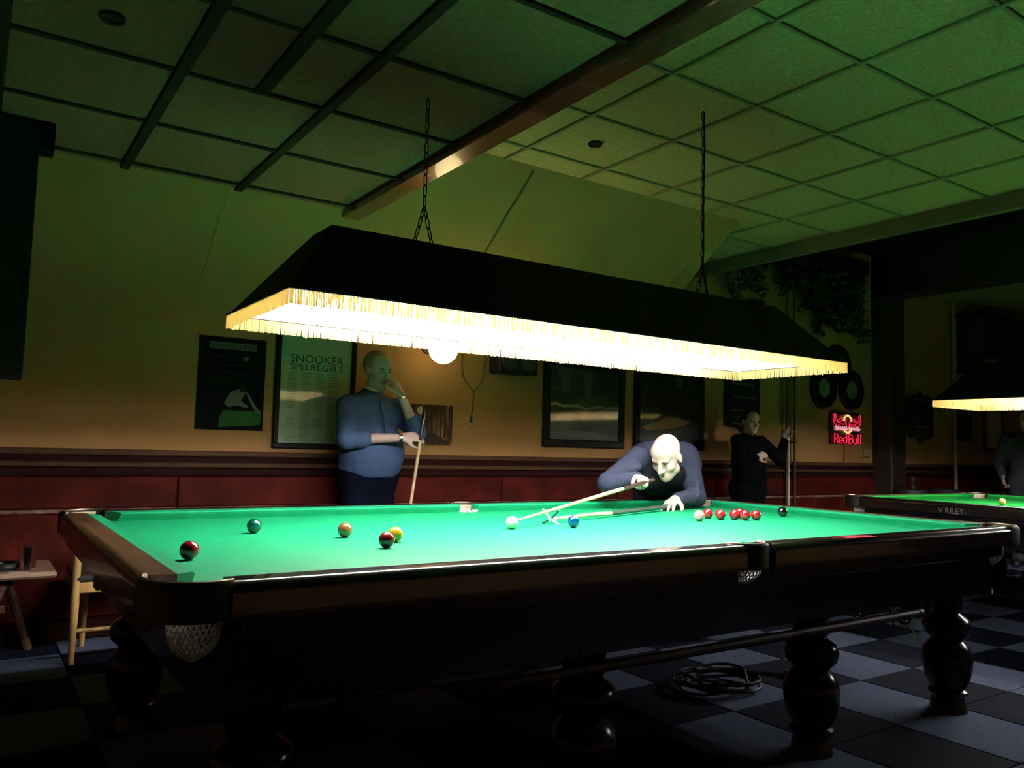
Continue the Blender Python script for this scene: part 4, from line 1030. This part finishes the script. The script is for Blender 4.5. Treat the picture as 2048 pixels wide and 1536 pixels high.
def standing(name_label, x, y, s, face, joints, shirt, trousers, hair, fine=None, belly=0., sleeve='long', shirt_name='shirt', fullhair=True, voxel=.012, headp=None):
    """joints: absolute positions; arms given as (shoulder, elbow, wrist, hand direction, back of hand, thumb, curls)"""
    P = thing('person', name_label, 'person', (x, y, 0)); r, f, u = frame_rows((face[0], face[1], 0), (0, 0, 1))
    B = lambda a, b, c: vv(x, y, 0)+s*(r*a+f*b+u*c)
    pv, ch, nk = B(0, 0, .95), B(0, 0, 1.30), B(0, -.01, 1.47)
    hc = vv(*headp[0]) if headp else B(0, .035, 1.635); hf, hu = (headp[1], headp[2]) if headp else (f-.12*u, u)
    sk = head_prims(hc, hf, hu, s)
    sk += [limb(nk, hc+s*(-.022*f-.06*u), .047*s, .045*s), limb(ch, nk, .075*s, .06*s, .05), limb(pv, ch, .10*s, .095*s, .06)]
    sh, tr = [], []
    for sgn in (-1, 1):
        hip, kn, an = B(.09*sgn, 0, .92), B(.10*sgn, .01, .50), B(.11*sgn, -.02, .09)
        sk += [limb(hip, kn, .075*s, .05*s), limb(kn, an, .05*s, .036*s)]
        tr += [limb(hip, kn, .105*s, .080*s, .04), limb(kn, an, .080*s, .068*s)]
        sdf_part('shoe', [limb(B(.11*sgn, -.05, .045), B(.13*sgn, .15, .035), .045*s, .036*s), limb(B(.11*sgn, -.03, .05), B(.11*sgn, -.01, .10), .046*s, .046*s), ('cut', (0, 0, .002), (0, 0, -1))], .012, M_LEATH, P)
    tr += [limb(B(-.08, 0, .97), B(.08, 0, .97), (.13+belly*.3)*s, (.13+belly*.3)*s, .05), ('cut', B(0, 0, 1.03), (0, 0, 1)), ('cut', (0, 0, .05), (0, 0, -1))]
    R3 = np.stack([r, f, u])
    sh += [('e', B(0, 0, 1.27), (.185*s, .130*s, .23*s), R3, .06), ('e', B(0, .03+belly*.25, 1.10), ((.185+belly)*s, (.14+belly)*s, .20*s), R3, .06), ('e', B(0, 0, .99), ((.175+belly)*s, (.13+belly*.8)*s, .10*s), R3, .05),
           limb(B(-.135, 0, 1.415), B(0, 0, 1.445), .058*s, .066*s, .05), limb(B(.135, 0, 1.415), B(0, 0, 1.445), .058*s, .066*s, .05), limb(nk-.03*u*s, nk+.012*u*s, .078*s, .066*s, .02)]
    for (S, E_, W_, hd, hn, th, cu) in joints:
        S, E_, W_ = vv(*S), vv(*E_), vv(*W_)
        sk += [limb(S, E_, .044*s, .037*s), limb(E_, W_, .040*s, .027*s)]+hand_prims(W_, hd, hn, th, cu, .05, s)
        sh += [limb(S, E_, .072*s, .062*s, .04)]
        if sleeve == 'long': sh += [limb(E_, E_+(W_-E_)*.94, .058*s, .042*s, .02)]
        elif sleeve == 'rolled': sh += [limb(E_, E_+(W_-E_)*.22, .062*s, .056*s, .02), limb(E_+(W_-E_)*.20, E_+(W_-E_)*.30, .060*s, .058*s, .008)]
    sh += [('cut', B(0, 0, .935), (0, 0, -1))]
    sdf_part('body', sk, .016, M_SKIN, P, fine=fine); eyes(P, hc, hf, hu, s)
    sdf_part(shirt_name, sh, voxel, shirt, P); sdf_part('trousers', tr, .016, trousers, P)
    if hair: sdf_part('hair', hair_prims(hc, hf, hu, s, fullhair), .007, hair, P)
    return P
# ---------------- man in the blue shirt
bl = mat('blue_shirt', (.065, .105, .215), .8, spec=.2, bump=.3, bscale=35)
grey_h = mat('grey_hair', (.34, .29, .20), .8, bump=.5, bscale=150)
m1 = standing('man in a light blue shirt standing by the wall, hand at his mouth', -.02, 2.20, 1.02, (.12, -1), [
    ((-.195, 2.19, 1.425), (-.265, 2.00, 1.205), (.070, 1.885, 1.225), (.95, -.1, .10), (.1, -.7, .5), +1, RELAX),
    ((.180, 2.20, 1.425), (.262, 2.055, 1.265), (.105, 1.985, 1.505), (-.45, .12, .85), (.55, -.75, .35), -1, ((.9, 1.1, .6),)*4)],
    bl, mat('navy_trousers', (.004, .005, .014), .9, spec=.08), grey_h, fine=[(vv(-.14, 1.88, 1.15), vv(.30, 2.28, 1.85), .007)], belly=.042, sleeve='rolled', fullhair=True,
    headp=((-.005, 2.145, 1.675), (.22, -.95, -.14), (0, -.1, 1)))
part('watch', MB().lathe([(.030, -.012), (.034, -.010), (.034, .010), (.030, .012)], (.054, 1.891, 1.224), 18, 'x'), M_STEEL, m1)
part('bracelet', MB().lathe([(.030, -.008), (.033, -.006), (.033, .006), (.030, .008)], (.112, 1.988, 1.492), 18), M_STEEL, m1)
cue('snooker_cue', 'cue held upright in front of the man in the blue shirt', (.030, 1.86, .002), (.200, 1.868, 1.25), 1.45, .84)
R_c = [(.0+.072*math.cos(a), 2.185+.062*math.sin(a), 1.497+.018*math.sin(a)) for a in [math.radians(-80+i*340/20) for i in range(21)]]
part('collar', MB().tube(R_c, .015, 8), bl, m1)
part('button_strip', MB().tube([(.006, 2.095, 1.46), (.01, 2.035, 1.34), (.012, 1.985, 1.20), (.012, 1.985, 1.05)], .007, 6), bl, m1)
# ---------------- man in black by the far wall
blk = mat('black_shirt', (.004, .004, .005), .9, spec=.04, bump=.2, bscale=60)
standing('man in black standing by the wall holding an upright cue', 3.82, 2.18, .905, (-.25, -1), [
    ((3.645, 2.16, 1.295), (3.545, 2.03, 1.10), (3.63, 1.93, 1.145), (.75, -.2, .30), (-.2, -.9, .3), +1, RELAX),
    ((4.00, 2.18, 1.295), (4.16, 2.08, 1.13), (4.195, 2.055, 1.32), (.06, -.10, .95), (.7, .5, .1), -1, GRIPC)],
    blk, mat('black_trousers', (.004, .004, .006), .9, spec=.04), mat('dark_hair', (.02, .016, .012), .7, bump=.4, bscale=120), fine=[(vv(3.50, 1.85, 1.10), vv(4.25, 2.30, 1.62), .009)])
cue('snooker_cue', 'pale thin cue held upright beside the man in black', (4.215, 2.02, 1.46), (4.20, 2.02, .0), 1.455, .80)
# ---------------- person in grey at the right edge
standing('person in grey cut off by the right edge beyond the second table', 7.66, 1.42, 1.0, (-.9, -.4), [
    ((7.73, 1.23, 1.43), (7.74, 1.17, 1.16), (7.63, 1.10, .95), (-.3, -.1, -.9), (.3, -.9, 0), -1, RELAX),
    ((7.58, 1.60, 1.43), (7.50, 1.66, 1.16), (7.38, 1.56, 1.00), (-.5, -.3, -.7), (-.5, .7, 0), +1, RELAX)],
    mat('grey_jacket', (.055, .065, .075), .85, bump=.3, bscale=40), mat('grey_trousers', (.04, .045, .055), .85), MATS['dark_hair'], shirt_name='jacket', voxel=.015)

# ================================================================== LOWER LEFT: TABLE, CHAIR, GLASSES
t = thing('side_table', 'low pale wooden table by the wall at the left edge', 'table', (-2.4, 2.2, 0))
part('tabletop', MB().bbox((-3.25, 1.96, .445), (-1.84, 2.44, .478), .012), M_TABW, t)
for xx in (-3.05, -2.06):
    part('leg', MB().tube([(xx, 2.05, .447), (xx-.16, 2.02, .0)], .022, 8), M_RAIL, t); part('leg', MB().tube([(xx, 2.36, .447), (xx+.14, 2.38, .0)], .022, 8), M_RAIL, t)
    part('brace', MB().bbox((xx-.03, 2.05, .40), (xx+.03, 2.36, .44), .004), M_RAIL, t)
part('stretcher', MB().bbox((-3.06, 2.19, .24), (-2.05, 2.22, .28), .004), M_RAIL, t)
def glass(x, y, z, r, h, lab):
    b = MB().lathe([(0, 0), (r*.8, 0), (r*.85, .004), (r, h), (r*.93, h), (r*.78, .010), (0, .010)], (x, y, z), 20)
    solo('drinking_glass', b, M_GLASS, lab, 'glass', (x, y, z), 'glasses on the low table')
glass(-1.985, 2.06, .478, .034, .13, 'empty drinking glass on the low table, nearer the chair')
glass(-1.955, 2.16, .478, .032, .11, 'shorter drinking glass behind the other on the low table')
t = thing('ashtray', 'round dark ashtray on the low table at the left', 'ashtray', (-2.075, 2.10, .478))
part('bowl', MB().lathe([(0, 0), (.055, 0), (.07, .02), (.068, .036), (.058, .034), (.05, .012), (0, .010)], (-2.075, 2.10, .478), 24), M_PLASTIC, t)
part('notch_rim', MB().tube([(-2.075+.066*math.cos(a), 2.10+.066*math.sin(a), .514) for a in [2*math.pi*i/18 for i in range(18)]], .005, 6, closed=True), M_PLASTIC, t)
t = thing('coaster', 'flat pale beer mat on the low table', 'coaster', (-2.09, 2.03, .478))
part('mat', MB().bbox((-2.06, 1.975, .478), (-1.97, 2.025, .4805), .001), M_PALEL, t)
# pine chair
t = thing('wooden_chair', 'pale pine chair beside the low table', 'chair', (-1.55, 2.12, 0))
cx0, cx1, cy0, cy1 = -1.755, -1.36, 1.93, 2.32
for (xx, yy, top) in ((cx0, cy0, .56), (cx1, cy0, .42), (cx0+.09, cy1, .56), (cx1, cy1, .42)):
    part('leg', MB().tube([(xx, yy, 0), (xx, yy, top*.55), (xx, yy, top)], [.014, .022, .019], 10), M_PINE, t)
for yy in (cy0, cy1): part('seat_rail', MB().bbox((cx0, yy-.014, .362), (cx1, yy+.014, .418), .006), M_PINE, t)
for xx in (cx0, cx1): part('seat_rail', MB().bbox((xx-.012, cy0, .365), (xx+.012, cy1, .415), .006), M_PINE, t)
part('seat', MB().bbox((cx0-.01, cy0-.02, .420), (cx1+.02, cy1+.02, .455), .012), M_LEATH, t)
part('armrest', MB().tube([(cx0, cy0-.02, .555), (cx0+.04, (cy0+cy1)/2, .575), (cx0+.09, cy1+.02, .555)], .014, 8), M_PINE, t)
part('side_stretcher', MB().tube([(cx0, cy0, .17), (cx1, cy0, .17)], .011, 8), M_PINE, t)
# coiled cable under the snooker table
t = thing('coiled_cable', 'tangle of black cable on the carpet under the front table', 'cable', (.95, .0, 0))
pts = []
for i in range(120):
    a = i*.33; r_ = .16+.035*math.sin(i*.77); pts.append((.93+r_*1.25*math.cos(a), -.02+r_*math.sin(a), .014+.010*(1+math.sin(i*.5))+i*.0003))
part('cable', MB().tube(pts+[(1.22, .12, .010), (1.33, .05, .010), (1.42, -.06, .010)], .008, 6), M_PLASTIC, t)
part('plug', MB().bbox((1.40, -.10, .0), (1.45, -.055, .035), .006), M_PLASTIC, t)
# stool-like stand below the second table end: chrome struts and black box
t = thing('camera_stand', 'low black and chrome tripod stand beyond the front table, at the right', 'stand', (2.95, .30, 0))
part('column', MB().tube([(2.95, .30, .18), (2.95, .30, .66)], .022, 10), M_PLASTIC, t)
part('tray', MB().bbox((2.78, .22, .655), (3.15, .38, .68), .006), M_PLASTIC, t)
for a in (20, 140, 260):
    part('leg', MB().tube([(2.95, .30, .30), (2.95+.26*math.cos(math.radians(a)), .30+.26*math.sin(math.radians(a)), .008)], .008, 8), M_STEEL, t)
# pub stools behind the second table
for xx, lab in ((6.28, 'dark low stool right beside the post'), (6.98, 'dark round stool right of the post')):
    t = thing('pub_stool', lab, 'stool', (xx, 2.0, 0), 'dark stools behind the second table')
    part('seat', MB().lathe([(0, .76), (.17, .765), (.185, .80), (.17, .835), (0, .84)], (xx, 2.0, 0), 24), M_LEATH, t)
    part('foot_ring', MB().tube([(xx+.17*math.cos(a), 2.0+.17*math.sin(a), .28) for a in [2*math.pi*i/20 for i in range(20)]], .01, 6, closed=True), M_STEEL, t)
    for a in (45, 135, 225, 315):
        part('leg', MB().tube([(xx+.11*math.cos(math.radians(a)), 2.0+.11*math.sin(math.radians(a)), .765), (xx+.2*math.cos(math.radians(a)), 2.0+.2*math.sin(math.radians(a)), 0)], .014, 8), M_PLASTIC, t)
b = MB().lathe([(0, 0), (.03, 0), (.032, .004), (.037, .14), (.034, .14), (.029, .010), (0, .010)], (6.30, 1.98, .8405), 20)
solo('drinking_glass', b, M_GLASS, 'glinting beer glass on the stool beside the post', 'glass', (6.30, 1.98, .8405))
